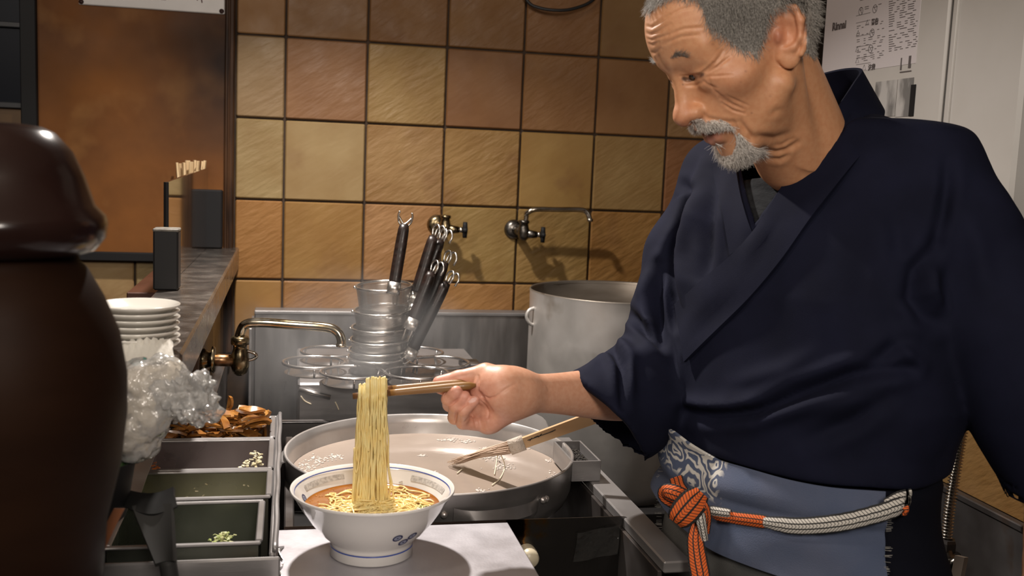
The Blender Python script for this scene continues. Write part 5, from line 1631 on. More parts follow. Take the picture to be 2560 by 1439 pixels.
inner = [mat('pan_steel', (.44, .425, .41), .30, .95, rvar=.08, c2=(.36, .34, .32), scale=7), mat('pan_steel_rosy', (.40, .36, .35), .28, .95, rvar=.08), mat('pan_steel_olive', (.36, .35, .25), .28, .9, c2=(.42, .41, .34), scale=8, rvar=.08), mat('pan_steel_green', (.17, .185, .15), .28, .9, c2=(.25, .26, .22), scale=8, rvar=.08)]
for k in range(4):
    y1, y0 = ye[k] - .004, ye[k + 1] + .004; x0, x1 = -.204, -.0215; zt, zb, w = .931, .845, .0022
    if k == 3: x1 = -.030; zt = .928
    t = thing('topping_pan', 'steel ' + pan_names[k], 'pan', ((x0 + x1) / 2, (y0 + y1) / 2, zb), 'topping pans in the tray')
    m = MB()
    for lo, hi in (((x0, y0, zb), (x1, y0 + w, zt)), ((x0, y1 - w, zb), (x1, y1, zt)), ((x0, y0 + w, zb), (x0 + w, y1 - w, zt)), ((x1 - w, y0 + w, zb), (x1, y1 - w, zt)), ((x0 + w, y0 + w, zb), (x1 - w, y1 - w, zb + w))): m.box(lo, hi)
    m.build('tub', inner[k], t)
    m = MB()
    for lo, hi in (((x0 - .002, y0 - .004, zt), (x1 + .003, y0 + .005, zt + .0035)), ((x0 - .002, y1 - .005, zt), (x1 + .003, y1 + .004, zt + .0035)), ((x1 - .004, y0 + .005, zt), (x1 + .005, y1 - .005, zt + .0045)), ((x0 - .004, y0 + .005, zt), (x0 + .004, y1 - .005, zt + .0035))): m.box(lo, hi, .0014)
    m.build('flange', steel, t)
# braised bamboo shoots: strips heaped in the back pan
sho = mat('braised_bamboo', (.30, .125, .026), .22, c2=(.17, .06, .013), scale=30, coat=.4, rnd=True, c3=(.42, .22, .06), scale3=40, lo3=.55, hi3=.75)
protos = []
for k in range(5):
    L_ = .040 + .014 * k / 4; rows = []
    for t in np.linspace(-1, 1, 7):
        w_ = .0078 * (1 - .30 * t * t) ; rows.append([np.array([t * L_ / 2, s * w_, .006 * (1 - t * t) * (k % 3 - .8) + .0018 * math.sin(3 * t + k) * s]) for s in (-1, 0, 1)])
    protos.append(np.array(rows))
heap = []
first = {}
for k in range(96):
    fx = random.uniform(-.190, -.052) if k < 84 else random.uniform(-.06, -.045)
    lvl = k / 96.0
    hump = .030 * math.exp(-((fx + .10) / .06) ** 2) 
    pos = np.array([fx, random.uniform(1.722, 1.832), .880 + .045 * lvl + (hump + .012) * lvl + random.uniform(0, .006)])
    if k == 95: pos = np.array([-.098, 1.80, .962])
    if k == 94: pos = np.array([-.030, 1.80, .928])
    i = k % 5
    if i not in first:
        o = ribbon(protos[i] + pos, .0042, 'bamboo_strip', sho, None)
        V = np.zeros(len(o.data.vertices) * 3); o.data.vertices.foreach_get('co', V); V = V.reshape(-1, 3) - pos; o.data.vertices.foreach_set('co', V.ravel()); o.data.update()
        first[i] = o
    else:
        o = first[i].copy(); COL.objects.link(o)
    o.location = pos
    o.rotation_euler = (random.uniform(-.55, .35), random.uniform(-.22, .22), random.uniform(-.6, .6) + (1.57 if random.random() < .12 else 0))
    if k == 95: o.rotation_euler = (0, -1.2, .3)
    if k == 94: o.rotation_euler = (0, -1.4, 0.1)
    tag(o, 'glossy brown braised bamboo shoot strip heaped in the back pan', 'bamboo shoot', 'bamboo shoot strips heaped in the back pan')
b = MB(); b.box((-.200, 1.712, .848), (-.026, 1.840, .874), .004); o = b.build('bamboo_broth', mat('bamboo_broth', (.16, .06, .012), .2), None, origin=(-.11, 1.78, .848)); tag(o, 'dark brown broth under the bamboo shoots', 'broth', kind='stuff')
def scraps(name, label, cat, m, pts, n, s, sp):
    b = MB()
    for _ in range(n):
        c = np.array(random.choice(pts)) + RNG.normal(0, 1, 3) * np.array(sp)
        M_ = Matrix.Translation(c) @ Matrix.Rotation(random.uniform(0, 6.28), 4, 'Z') @ Matrix.Rotation(random.uniform(-.8, .8), 4, 'X')
        a = s * random.uniform(.5, 1.3); b.box((-a, -a * .45, -a * .25), (a, a * .45, a * .25), a * .2, M_)
    o = b.build(name, m, None, origin=(*np.array(pts).mean(0)[:2], np.array(pts)[:, 2].min())); tag(o, label, cat, kind='stuff')
whit = mat('white_leek', (.70, .64, .46), .45, c2=(.50, .42, .24), scale=80)
scraps('leek_scraps', 'few white leek scraps in the corner of the second pan', 'scraps', whit, [PY(640, 1158, 1.60), PY(648, 1146, 1.62), PY(643, 1136, 1.63), PY(632, 1162, 1.585), PY(612, 1166, 1.57)], 52, .0042, (.004, .006, .004))
scraps('carrot_scraps', 'tiny orange scraps on the left of the second pan', 'scraps', mat('orange_scrap', (.50, .15, .03), .4), [PY(384, 1172, 1.57), PY(389, 1166, 1.58)], 14, .003, (.004, .004, .004))
scraps('pale_shreds', 'pale shreds stuck to the back wall of the third pan', 'shreds', whit, [(-.13, 1.524, .905), (-.10, 1.524, .915), (-.11, 1.524, .90), (-.06, 1.524, .91), (-.036, 1.524, .90), (-.15, 1.523, .90)], 16, .0028, (.010, .0008, .006))
scraps('green_scraps', 'green onion scraps on the floor of the front pan', 'scraps', mat('green_scrap', (.30, .38, .10), .4, c2=(.62, .60, .32), scale=90), [PY(556, 1348, 1.30), PY(552, 1342, 1.31), PY(562, 1338, 1.32), PY(545, 1354, 1.29)], 50, .0036, (.006, .008, .004))

# ---- left dark work shelf
b = MB(); b.box((-.95, .30, .84), (-.145, 1.165, .88), .003); b.box((-.93, .32, 0), (-.17, 1.14, .84), .003)
o = b.build('wooden_counter', mat('dark_counter_wood', (.020, .012, .009), .5, c2=(.035, .02, .012), scale=8, stretch=(1, 5, 1)), None, origin=(-.55, .75, 0)); tag(o, 'dark wooden counter under the big lidded urn', 'counter')
# ---- low shelf at the left and the brown ledge
b = MB(); b.box((-.75, .92, .976), (-.192, 1.20, .990), .002); b.box((-.72, .96, .8815), (-.68, 1.15, .976)); b.box((-.262, .96, .8815), (-.222, 1.15, .976))
o = b.build('serving_shelf', mat('dark_shelf', (.018, .012, .010), .5, spec=.2), None, origin=(-.48, 1.06, .8815)); tag(o, 'dark low shelf behind the lidded urn', 'shelf')
b = MB(); b.box((-.300, 2.06, 1.108), (-.2165, YW - .005, 1.125), .002); b.box((-.300, 2.06, 0), (-.262, YW - .01, 1.108)); o = b.build('brown_ledge', mat('brown_ledge', (.075, .030, .018), .35, c2=(.05, .02, .012), scale=8), None, origin=(-.25, 2.35, 0)); tag(o, 'dark reddish brown wooden ledge behind the white plates', 'ledge')

# ---- stack of plates
china = mat('white_china', (.74, .71, .65), .16, coat=.5, spec=.5)
pc = P(345, 757, 1.20)
SCL = .668
ords = ['topmost', 'second from the top', 'third from the top', 'fourth from the top', 'fifth from the top', 'sixth from the top', 'lowest']
prof = [(0, .0045), (.045, .0045), (.052, .007), (.066, .0148), (.0690, .0165), (.0705, .0158), (.0700, .0140), (.066, .0112), (.050, .0025), (.044, .0), (.041, 0), (.040, .0022), (0, .0022)]
p0_ = None
prof = [(a * SCL, b_ * SCL * 1.15) for a, b_ in prof]
zt = pc[2] - .0165 * SCL * 1.15; pitch = (zt - 1.1635) / 6.0
for k in range(7):
    loc = (pc[0] + random.uniform(-.0008, .0008), pc[1] + random.uniform(-.0008, .0008), zt - pitch * k)
    if p0_ is None:
        b = MB(); b.lathe(prof, loc, 64); p0_ = b.build('small_plate', china, None, True, origin=loc); o = p0_
    else:
        o = p0_.copy(); COL.objects.link(o); o.location = loc
    tag(o, f'small thick white plate, {ords[k]} of the stack', 'plate', 'stacked white plates')

# ---- clear plastic bag with crumpled ends, and what it holds
def crumple(Vb, amp, sc, seed):
    """several layers of folded noise along the vertex normals"""
    from mathutils import noise as mn
    out_ = np.zeros(len(Vb))
    for i, v in enumerate(Vb):
        q = Vector(v) * sc + Vector((seed, seed * .7, -seed))
        out_[i] = abs(mn.noise(q)) + .5 * abs(mn.noise(q * 2.1)) + .3 * mn.noise(q * 4.3)
    return (out_ - .4) * amp
def blob_mesh(name, parts, h, amp, sc, seed, m, parent, k=.02):
    lo = np.min([np.array(c) - max(r) for c, r in parts], 0) - .01; hi = np.max([np.array(c) + max(r) for c, r in parts], 0) + .01
    def fn(p):
        d = None
        for c, r in parts:
            e = s_ell(p, c, r); d = e if d is None else smin(d, e, k)
        return d
    V, Fq = iso_mesh(fn, lo, hi, h); Nn = v_normals(V, Fq)
    V = V + Nn * crumple(V, amp, sc, seed)[:, None]
    return mesh(name, V, Fq, m, parent, True)
bag = thing('plastic_bag', 'crumpled clear plastic bag of pale food beside the white plates', 'bag', (*P(350, 1100, 1.17)[:2], .992))
blob_mesh('pale_filling', [(P(335, 985, 1.145), (.034, .026, .030)), (P(385, 950, 1.155), (.028, .022, .025)), (P(330, 1080, 1.135), (.026, .024, .03))], .003, .004, 34, 3.0, mat('pale_filling', (.64, .55, .42), .6, c2=(.54, .45, .32), scale=26), bag)
blob_mesh('film', [(P(330, 1000, 1.135), (.042, .034, .040)), (P(395, 960, 1.145), (.038, .03, .034)), (P(335, 1080, 1.13), (.032, .03, .036))], .003, .012, 24, 5.0, film, bag)
blob_mesh('crumpled_end', [(P(440, 990, 1.135), (.024, .020, .020)), (P(502, 985, 1.14), (.018, .018, .026)), (P(478, 1026, 1.135), (.026, .020, .011))], .0022, .020, 40, 9.0, film, bag)
paper = mat('white_paper', (.62, .60, .54), .7, c2=(.55, .52, .46), scale=14, bump=.3, bscale=70)
rows = []
for i, t in enumerate(np.linspace(0, 1, 26)):
    x = 290 + 140 * t; r_ = []
    for k, s in enumerate(np.linspace(0, 1, 9)):
        q = P(x + 6 * s, 862 - 14 * math.sin(t * 2.6) + 78 * s - 30 * s * t, 1.165 - .030 * s)
        q[2] += .0022 * math.sin(i * 1.9 + k) * (1 if s < .3 else .35); r_.append(q)
    rows.append(r_)
rb_ = ribbon(np.array(rows), .0016, 'paper_frill', paper, bag); rb_['label'] = 'frilled white paper wrapper with green print'
gp = mat('green_print', (.03, .16, .13), .6)
b = MB()
for x, y, r_ in [(344, 902, 5), (352, 905, 5), (333, 908, 4), (360, 899, 5), (340, 912, 4), (325, 904, 3)]:
    c = P(x, y, 1.137); b.lathe([(.0006 * r_, 0), (.0005 * r_, .001), (0, .0012)], (0, 0, 0), 8, alignM(c, c + CAMV((.1, -.5, -1))))
b.build('print', gp, bag)

# ---- dish of chopped greens below the bag
dg = P(240, 1160, 1.12)
gd = thing('greens_dish', 'dark dish of chopped green onions half hidden behind the urn', 'dish', (dg[0] - .005, dg[1], .9905))
b = MB(); c0 = (dg[0] - .005, dg[1], 0); zt_ = dg[2] + .004
b.lathe([(.026, .9905), (.036, 1.0), (.046, zt_), (.044, zt_ + .001), (.034, 1.005), (0, 1.0)], c0, 40); b.build('bowl', black_paint, gd, True)
b = MB()
for _ in range(260):
    a = random.uniform(0, 6.28); r_ = .041 * math.sqrt(random.random()); q = np.array([c0[0] + r_ * math.cos(a), c0[1] + r_ * math.sin(a), zt_ - .004 + random.uniform(-.004, .006)])
    M_ = Matrix.Translation(q) @ Matrix.Rotation(random.uniform(0, 6.28), 4, 'Z') @ Matrix.Rotation(random.uniform(0, 1.5), 4, 'X'); b.lathe([(.0026, -.0022), (.0026, .0022)], (0, 0, 0), 8, M_)
o = b.build('chopped_onion', mat('green_onion', (.03, .10, .03), .5, c2=(.10, .16, .05), scale=70, rnd=True), gd); o['kind'] = 'stuff'
# ---- bent steel strip along the left of the pans
rows = []
for t in np.linspace(0, 1, 16):
    x = np.interp(t, [0, .3, .6, 1], [402, 374, 346, 318]); y = np.interp(t, [0, .3, .6, 1], [1068, 1110, 1180, 1262]); d = np.interp(t, [0, 1], [1.62, 1.32])
    rows.append([P(x + 24 * k, y + 4 * k, d + .004 * math.cos(t * 14)) for k in (-1, -.3, .4, 1)])
o = ribbon(np.array(rows), .002, 'steel_strip', mat('satin_strip', (.50, .48, .46), .4, .9, rvar=.1), None)
V_ = np.array(rows).reshape(-1, 3); tag(o, 'bent pale steel strip along the left side of the topping pans', 'strip')

# ---- round steel pot with dark inside, plastic scoop and tongs in it
RP = np.array([*P(420, 1470, 1.10)[:2], .0]); RZ = .918
rp = thing('utensil_pot', 'round steel pot with thick bright rim and dark inside', 'pot', (RP[0], RP[1], .8815))
rr = .062
b = MB(); b.lathe([(rr - .004, RZ - .001), (rr, RZ + .0025), (rr + .004, RZ), (rr + .0015, RZ - .004), (rr, .884), (rr - .01, .8815), (0, .8815)], RP, 56); b.build('rim_wall', mat('bright_rim', (.62, .60, .58), .3, .9, rvar=.06), rp, True)
b = MB(); b.lathe([(rr - .004, RZ - .001), (rr - .006, .888), (0, .886)], RP, 56); b.build('inside', black_paint, rp, True)
# scoop
gpl = mat('grey_plastic', (.024, .0235, .0225), .6, spec=.2)
sc = thing('plastic_scoop', 'dark grey plastic scoop with curved mouth standing in the round pot', 'scoop', (*P(390, 1400, 1.085)[:2], .8885))
def flat_quad(name, pts, th, m_, parent, cv=.0):
    rows = []
    (a, b_, c, d) = pts
    for t in np.linspace(0, 1, 10):
        l = np.array(a) * (1 - t) + np.array(d) * t; r_ = np.array(b_) * (1 - t) + np.array(c) * t
        rows.append([l * (1 - s) + r_ * s + CAMV((0, 0, 1)) * cv * (2 * s - 1) ** 2 for s in np.linspace(0, 1, 8)])
    return ribbon(np.array(rows), th, name, m_, parent)
flat_quad('body', [P(334, 1270, 1.125), P(438, 1262, 1.125), P(446, 1402, 1.08), P(392, 1414, 1.08)], .006, gpl, sc, -.004)
rows = []
for t in np.linspace(0, 1, 14):
    x = 314 + 124 * t; dip = math.sin(t * PI)
    rows.append([P(x + 6 * t, 1268 + 22 * dip, 1.122 - .010 * dip), P(x, 1246 + 16 * dip - 6 * t ** 3, 1.128 - .004 * dip), P(x, 1230 + 10 * dip - 8 * t ** 4, 1.140)])
ribbon(np.array(rows), .004, 'mouth', mat('black_plastic', (.010, .010, .010), .5, spec=.2), sc)
b = MB(); b.tube(spline([P(418, 1400, 1.083), P(425, 1440, 1.083), P(430, 1480, 1.085), P(432, 1530, 1.09)], 12), .009, 10); b.build('grip', gpl, sc, True)
# tongs
tg = thing('tongs', 'steel tongs leaning in the dark at the lower left', 'tongs', (*P(210, 1400, .98)[:2], .8815))
for k, (pts, m_) in enumerate([([(262, 1255), (222, 1310), (180, 1390), (160, 1470), (150, 1600)], 'satin_strip'), ([(300, 1270), (270, 1330), (235, 1410), (215, 1480), (200, 1600)], 'orange_rim')]):
    mm = MATS.get(m_) or mat('orange_rim', (.20, .07, .025), .5)
    rows = [[P(x + 13 * s, y, .99 - .02 * i / 30) for s in (-1, 0, 1)] for i, (x, y) in enumerate(spline(pts, 20))]
    ribbon(np.array(rows), .0022, 'arm', mm, tg)

# ---- big lidded urn, near left
UC = P(2, 900, .86)
ur_m = mat('dark_lacquer', (.0125, .0052, .0028), .55, c2=(.019, .008, .004), scale=5, stretch=(1, 1, 3), detail=4, spec=.08, rvar=.05)
ur = thing('lidded_urn', 'big dark brown lacquered urn with a domed lid', 'urn', (UC[0], UC[1], .8815))
def zpx(y): return P(8, y, .86)[2]
def rpx(x): return (x - 9) / FPX * .86
b = MB(); b.lathe([(0, .8815), (rpx(215), .8815), (rpx(255), zpx(1330)), (rpx(290), zpx(1180)), (rpx(306), zpx(1040)), (rpx(306), zpx(940)), (rpx(288), zpx(830)), (rpx(252), zpx(740)), (rpx(212), zpx(665)), (rpx(195), zpx(648)), (rpx(188), zpx(622)), (0, zpx(620))], (UC[0], UC[1], 0), 96); b.build('body', ur_m, ur, True)
b = MB(); b.lathe([(rpx(184), zpx(632)), (rpx(232), zpx(618)), (rpx(256), zpx(586)), (rpx(262), zpx(552)), (rpx(256), zpx(530)), (rpx(232), zpx(505)), (rpx(208), zpx(432)), (rpx(180), zpx(372)), (rpx(140), zpx(328)), (rpx(110), zpx(314)), (rpx(60), zpx(308)), (0, zpx(307))], (UC[0], UC[1], 0), 96); b.build('lid', mat('lid_lacquer', (.014, .0065, .0055), .20, c2=(.018, .008, .0065), scale=6, coat=.1, spec=.4), ur, True)

# ---- glass screen, post and chopsticks behind
gs = thing('glass_screen', 'tall dark edged glass screen reflecting the tiles', 'screen', (-.215, 2.4, 1.163))
a0, a1 = np.array([-.2045, 1.85]), np.array([-.196, 2.63])
dv = (a1 - a0) / np.linalg.norm(a1 - a0); nv = np.array([-dv[1], dv[0]]) * .0025
zg = PY(418, 455, 1.85)[2]; zg1 = PY(522, 419, 2.6)[2]
V = []
for s in (-1, 1):
    for e, zz in ((a0, zg), (a1, zg1)):
        for z in (1.164, zz): V.append([*(e + nv * s), z])
b = MB(); b.add(V, [(0, 1, 3, 2), (4, 6, 7, 5), (0, 4, 5, 1), (2, 3, 7, 6), (0, 2, 6, 4), (1, 5, 7, 3)])
b.build('pane', mat('smoked_glass', (.035, .02, .012), .035, spec=.5, ior=1.75, coat=1.0), gs)
b = MB(); e = np.array([*(a0 - dv * .002), 0]); b.tube([e + np.array([0, 0, 1.164]), e + np.array([0, 0, zg])], .0042, 4); b.build('edge_trim', black_paint, gs)
b = MB(); b.box((-.206, 2.595, 1.164), (-.158, 2.645, 1.305), .003); b.build('wall_bracket', black_paint, gs)
po = PY(382, 573, 1.80); p1_ = PY(446, 577, 1.80)
pt = thing('partition_post', 'short square black post on the ledge behind the plates', 'post', ((po[0] + p1_[0]) / 2, 1.82, 1.163))
b = MB(); b.box((po[0], 1.80, 1.1635), (p1_[0], 1.842, po[2]), .003); b.build('post', mat('post_paint', (.017, .017, .018), .5, spec=.2), pt)
b = MB(); b.box((po[0] - .0005, 1.7995, po[2] - .004), (p1_[0] + .0005, 1.8425, po[2] + .0015), .0015); b.build('cap', mat('worn_cap', (.16, .145, .12), .5, c2=(.05, .045, .04), scale=60), pt)
cw = mat('chopstick_wood', (.70, .52, .30), .6, rnd=True, c2=(.60, .42, .22), scale=30)
stw = MB(); sp0 = None
cc_ = thing('chopstick_cup', 'dark cup behind the glass screen holding the bundle of wooden chopsticks', 'cup', (-.283, 2.47, 1.1255))
b = MB(); cxy = np.array([*PY(474, 430, 2.61)[:2], 0]); cc_.location = (cxy[0], cxy[1], 1.1255)
b.lathe([(0, 1.1255), (.019, 1.1255), (.024, 1.22), (.022, 1.22), (.017, 1.135), (0, 1.132)], cxy, 28); b.build('cup', black_paint, cc_, True)
for k in range(9):
    top = PY(444 + 8.6 * k + random.uniform(-2, 2), 403 + random.uniform(-4, 6), 2.61 + (.010 if k % 2 else -.010))
    bot = np.array([cxy[0] + (k - 4) * .0026, cxy[1] + (.007 if k % 2 else -.007), 1.1365])
    V = MB(); V.box((-.0058, -.0026, 0), (.0058, .0026, float(np.linalg.norm(top - bot))), .0006, alignM(bot, top)); 
    o = V.build('wooden_chopsticks', cw, None, origin=bot); tag(o, 'pale disposable wooden chopsticks bundled behind the glass screen', 'chopsticks', 'bundle of disposable chopsticks')

# ---- notice plate at the top left
sg_ = thing('notice_sign', 'white riveted notice plate at the top of the brown panel', 'sign', (-.32, YW - .02, 1.726))
L0, R0 = PY(197, 10, 2.628), PY(562, 37, 2.628)
wpl = mat('white_enamel', (.60, .58, .57), .35, c2=(.50, .48, .46), scale=6)
b = MB(); b.box((L0[0], 2.626, (L0[2] + R0[2]) / 2), (R0[0], 2.631, 1.95), .002); b.build('plate', wpl, sg_)
for x, y in ((203, 4), (554, 28)):
    c = PY(x, y, 2.626); b = MB(); b.lathe([(.0058, 0), (.005, .0025), (.0, .0035)], (0, 0, 0), 14, alignM(c, c + np.array([0, -1, 0]))); b.build('rivet', mat('dark_rivet', (.03, .012, .01), .4), sg_, True)
ink2 = mat('sign_ink', (.10, .03, .035), .6); 
b = MB()
for (x0, y0), (x1, y1) in (((403, -2), (415, -1)), ((493, 1), (496, -14)), ((505, 7), (502, -14)), ((488, -6), (506, -6)), ((404, -3), (404, -20))):
    q0, q1 = PY(x0, y0, 2.6254), PY(x1, y1, 2.6254); b.tube([q0, q1], .0013, 4)
b.build('lettering', ink2, sg_)

# ---- gas heater on the right wall with its printed label
HX = 1.10
def PXh(x, y, o=.0): return PX(x, y, HX - o)
hL, hS, hR = PXh(2060, 100)[1], PXh(2372, 60)[1], PXh(2545, 300)[1]
he = thing('gas_heater', 'white enamelled gas heater with printed warning labels on the right wall', 'heater', (1.16, (hL + hR) / 2, 1.28))
enam = mat('white_heater', (.52, .50, .475), .38, c2=(.46, .44, .41), scale=4)
b = MB(); b.box((HX, hS + .003, 1.28), (1.219, hL, 2.3), .004); b.build('front_panel', enam, he)
b = MB(); b.box((HX, hR, 1.28), (1.219, hS - .003, 2.3), .006); b.build('side_door', enam, he)
b = MB(); b.box((HX - .004, hS - .026, 1.28), (HX + .002, hS - .016, 2.3), .001); b.build('door_trim', enam, he)
b = MB(); b.box((HX + .006, hS - .003, 1.285), (1.21, hS + .003, 2.29)); b.build('gap_strip', mat('gap_grey', (.08, .075, .07), .7), he)
lab = mat('label_white', (.60, .56, .57), .5)
prn = mat('label_print', (.10, .085, .085), .6)
c00, c11 = PXh(2138, 172), PXh(2300, 0)
b = MB(); b.box((HX - .0008, c11[1] - .004, c00[2] - .006), (HX + .0005, PXh(2064, 60)[1], 2.02)); b.build('label_sheet', lab, he)
def htext(s, x, y, hgt, name='lettering', bold=0.0):
    cu = bpy.data.curves.new(name, 'FONT'); cu.body = s; cu.size = hgt; cu.offset = bold; cu.extrude = .0003; cu.resolution_u = 2
    cu.materials.append(prn)
    o = bpy.data.objects.new(name, cu); COL.objects.link(o)
    dg_ = bpy.context.evaluated_depsgraph_get(); me_ = bpy.data.meshes.new_from_object(o.evaluated_get(dg_)); bpy.data.objects.remove(o)
    o = bpy.data.objects.new(name, me_); COL.objects.link(o)
    p = PXh(x, y, .0012)
    o.matrix_world = Matrix([[0, 0, -1, p[0]], [-1, 0, 0, p[1]], [0, 1, 0, p[2]], [0, 0, 0, 1]])
    mw = o.matrix_world.copy(); o.parent = he; o.matrix_parent_inverse = Matrix.Identity(4)
    o.location = mw.translation - Vector(he.location)
    return o
htext('Rinnai', 2080, 77, .0225, bold=.0008)
# serifs for the maker's lettering
htext('警告', 2178, 62, .0125, bold=.0004); htext('注意', 2170, 175, .0125, bold=.0004)
b = MB()
def dash(x, y, w, hgt=.0016):
    q = PXh(x, y, .0012); b.box((HX - .0013, q[1] - w, q[2] - hgt / 2), (HX - .0007, q[1], q[2] + hgt / 2))
def slant(x, x0=2180): return -(x - x0) * .2
for r_ in range(34):
    y = -12 + r_ * 5.6
    if y > 128: break
    x = 2222
    while x < 2292:
        w = random.choice([12, 18, 25, 31]); 
        if x + w > 2296: w = 2296 - x
        if w > 3 and random.random() < .95: dash(x, y + slant(x, 2222), w * .00072, .0012)
        x += w + 2
for y0 in (-2, 22, 66, 84, 100, 112, 126, 140, 150):
    for r_ in range(2):
        x = 2142 if y0 > 60 else 2150
        while x < 2208:
            w = random.choice([9, 14, 19])
            if random.random() < .85: dash(x, y0 + 5 * r_ + slant(x, 2142), w * .00072, .0011)
            x += w + 3
for y in (40, 58, 92, 118, 146, 162):
    q = PXh(2140, y, .0012); b.box((HX - .0012, q[1] - .052, q[2] - .0004), (HX - .0007, q[1], q[2] + .0004))
for x, y, r_ in ((2152, 28, .0075), (2187, 22, .0075), (2180, 82, .0075), (2176, 122, .0075)):
    q = PXh(x, y, .0012); a = np.linspace(0, 2 * PI, 20, endpoint=False)
    b.tube(np.stack([np.full(20, HX - .001), q[1] + r_ * np.cos(a), q[2] + r_ * np.sin(a)], 1), .0006, 4, closed=True)
    b.tube([(HX - .001, q[1] + r_ * .7, q[2] + r_ * .7), (HX - .001, q[1] - r_ * .7, q[2] - r_ * .7)], .0006, 4)
for x, y in ((2168, 58), (2145, 84), (2143, 124), (2143, 152), (2160, 170)):
    q = PXh(x, y, .0012); s_ = .0062
    tri = [(HX - .001, q[1] + s_, q[2] - s_ * .6), (HX - .001, q[1] - s_, q[2] - s_ * .6), (HX - .001, q[1], q[2] + s_)]; b.tube(tri, .0005, 4, closed=True)
for x0, x1, y in ((2251, 2256, 160), (2271, 2281, 155)):
    q = PXh(x0, y, .0012); b.box((HX - .0012, q[1] - (x1 - x0) * .00074, q[2] - .011), (HX - .0007, q[1], q[2] + .011))
q0, q1 = PXh(2249, 180, .0012), PXh(2277, 182, .0012); b.box((HX - .0012, q1[1], q0[2] - .0015), (HX - .0007, q0[1], q0[2] + .0005))
b.build('printed_lines', prn, he)
smud = mat('smudged_print', (.44, .425, .41), .6, c2=(.16, .155, .15), scale=26, stretch=(1, 1.2, .5), detail=6, lo=.42, hi=.62)
for x0, y0, x1, y1 in ((2190, 205, 2236, 290), (2246, 198, 2276, 290)):
    q0, q1 = PXh(x0, y0, .001), PXh(x1, y1, .001); b = MB(); b.box((HX - .0012, q1[1], q1[2]), (HX - .0004, q0[1], q0[2])); b.build('sticker', smud, he)
b = MB(); q0, q1 = PXh(2280, 212), PXh(2284, 290); b.box((HX - .002, q1[1], q1[2]), (HX + .001, q0[1], q0[2])); b.build('slot', black_paint, he)

# ---- gas hose with valve at the right
hz = thing('gas_hose', 'ribbed flexible metal hose rising from the valve by the right wall', 'hose', P(2368, 1372, 1.72))
L_ = spline([P(2366, 1352, 1.72), P(2374, 1270, 1.72), P(2388, 1180, 1.725), P(2400, 1110, 1.73), P(2406, 1065, 1.735), P(2398, 1040, 1.74), P(2378, 1024, 1.75), P(2330, 1000, 1.76)], 420)
seg = np.concatenate([[0], np.cumsum(np.linalg.norm(np.diff(L_, axis=0), axis=1))])
b = MB(); b.tube(L_, .0082 + .0020 * np.sin(seg / .0052 * 2 * PI), 12); b.build('ribbed_tube', mat('hose_metal', (.50, .46, .41), .28, 1.0, rvar=.08), hz, True)
b = MB(); c = P(2365, 1362, 1.72); b.lathe([(0, -.010), (.0155, -.010), (.0165, -.006), (.0165, .006), (.0145, .011), (0, .011)], c, 6); b.build('hex_nut', steel_dark, hz)
va = thing('gas_valve', 'old grey gas valve with a lever, under the ribbed hose', 'valve', P(2362, 1480, 1.72))
c = P(2362, 1398, 1.72)
b = MB(); b.lathe([(0, .020), (.012, .020), (.013, .014), (.024, .012), (.0255, .006), (.0225, .001), (.0185, -.002), (.0195, -.02), (.021, -.03), (.021, -.10), (0, -.10)], c, 28); b.build('valve_body', gun, va, True)
b = MB(); d0 = c + np.array([0, 0, -.020]); d1_ = P(2398, 1402, 1.685); b.tube([d0, d1_], [.010, .0085], 14); b.build('valve_arm', gun, va, True)
b = MB(); e0 = P(2404, 1390, 1.68); e1 = P(2392, 1450, 1.68); b.tube([e0, e1], .013, 4, flat=(1, .55)); b.build('lever', mat('lever_brown', (.18, .14, .11), .5), va)
b = MB(); b.box((1.08, 1.30, 0), (1.203, 1.62, .60), .004); o = b.build('pipe_box', black_steel, None, origin=(1.14, 1.46, 0)); tag(o, 'dark low box under the gas valve at the right wall', 'box')

# ---- cable loop at the top of the tiles
b = MB(); L_ = spline([PY(1290, -60, 2.628), PY(1318, 2, 2.622), PY(1350, 20, 2.612), PY(1398, 26, 2.606), PY(1440, 20, 2.61), PY(1482, 0, 2.618), PY(1520, -50, 2.63)], 50); b.tube(L_, .0042, 10)
o = b.build('hanging_cable', mat('black_rubber', (.010, .010, .011), .5), None, True, origin=PY(1398, 26, 2.606)); tag(o, 'black cable hanging in a loop against the upper tiles', 'cable')

# ================================================================== the bowl of noodles
BC = np.array([.1095, 1.272, .9005])
bw = thing('ramen_bowl', 'white ramen bowl with blue line and blue ring motifs', 'bowl', BC)
porc = mat('bowl_porcelain', (.80, .775, .745), .12, coat=.6)
BRR, BH = .1035, .0845
oprof = [(.0505, 0), (.0525, .0015), (.0520, .017), (.0560, .0225), (.0655, .031), (.0780, .046), (.0895, .063), (.0985, .0785), (.1020, .0825), (.1035, .0845), (.1028, .0862), (.1005, .0860)]
iprof = [(.1005, .0860), (.0960, .0790), (.0870, .0640), (.0740, .0470), (.058, .031), (.036, .022), (0, .0195)]
b = MB(); b.lathe([(0, .006), (.046, .005), (.0475, 0)] + oprof + iprof[1:], BC, 112); b.build('bowl', porc, bw, True, angle=60)
op = np.array(oprof); ip = np.array(iprof)[::-1]
def bowl_pt(a, z, inside, off=.0004):
    r = np.interp(z, ip[:, 1], ip[:, 0]) - off if inside else np.interp(z, op[:, 1], op[:, 0]) + off
    return BC + np.array([r * math.cos(a), r * math.sin(a), z])
blue = mat('blue_glaze', (.045, .085, .36), .2); navyp = mat('navy_glaze', (.022, .030, .115), .2); greyp = mat('grey_print', (.42, .40, .38), .3, c2=(.62, .60, .57), scale=260, detail=1); paleb = mat('pale_blue_glaze', (.30, .33, .45), .2)
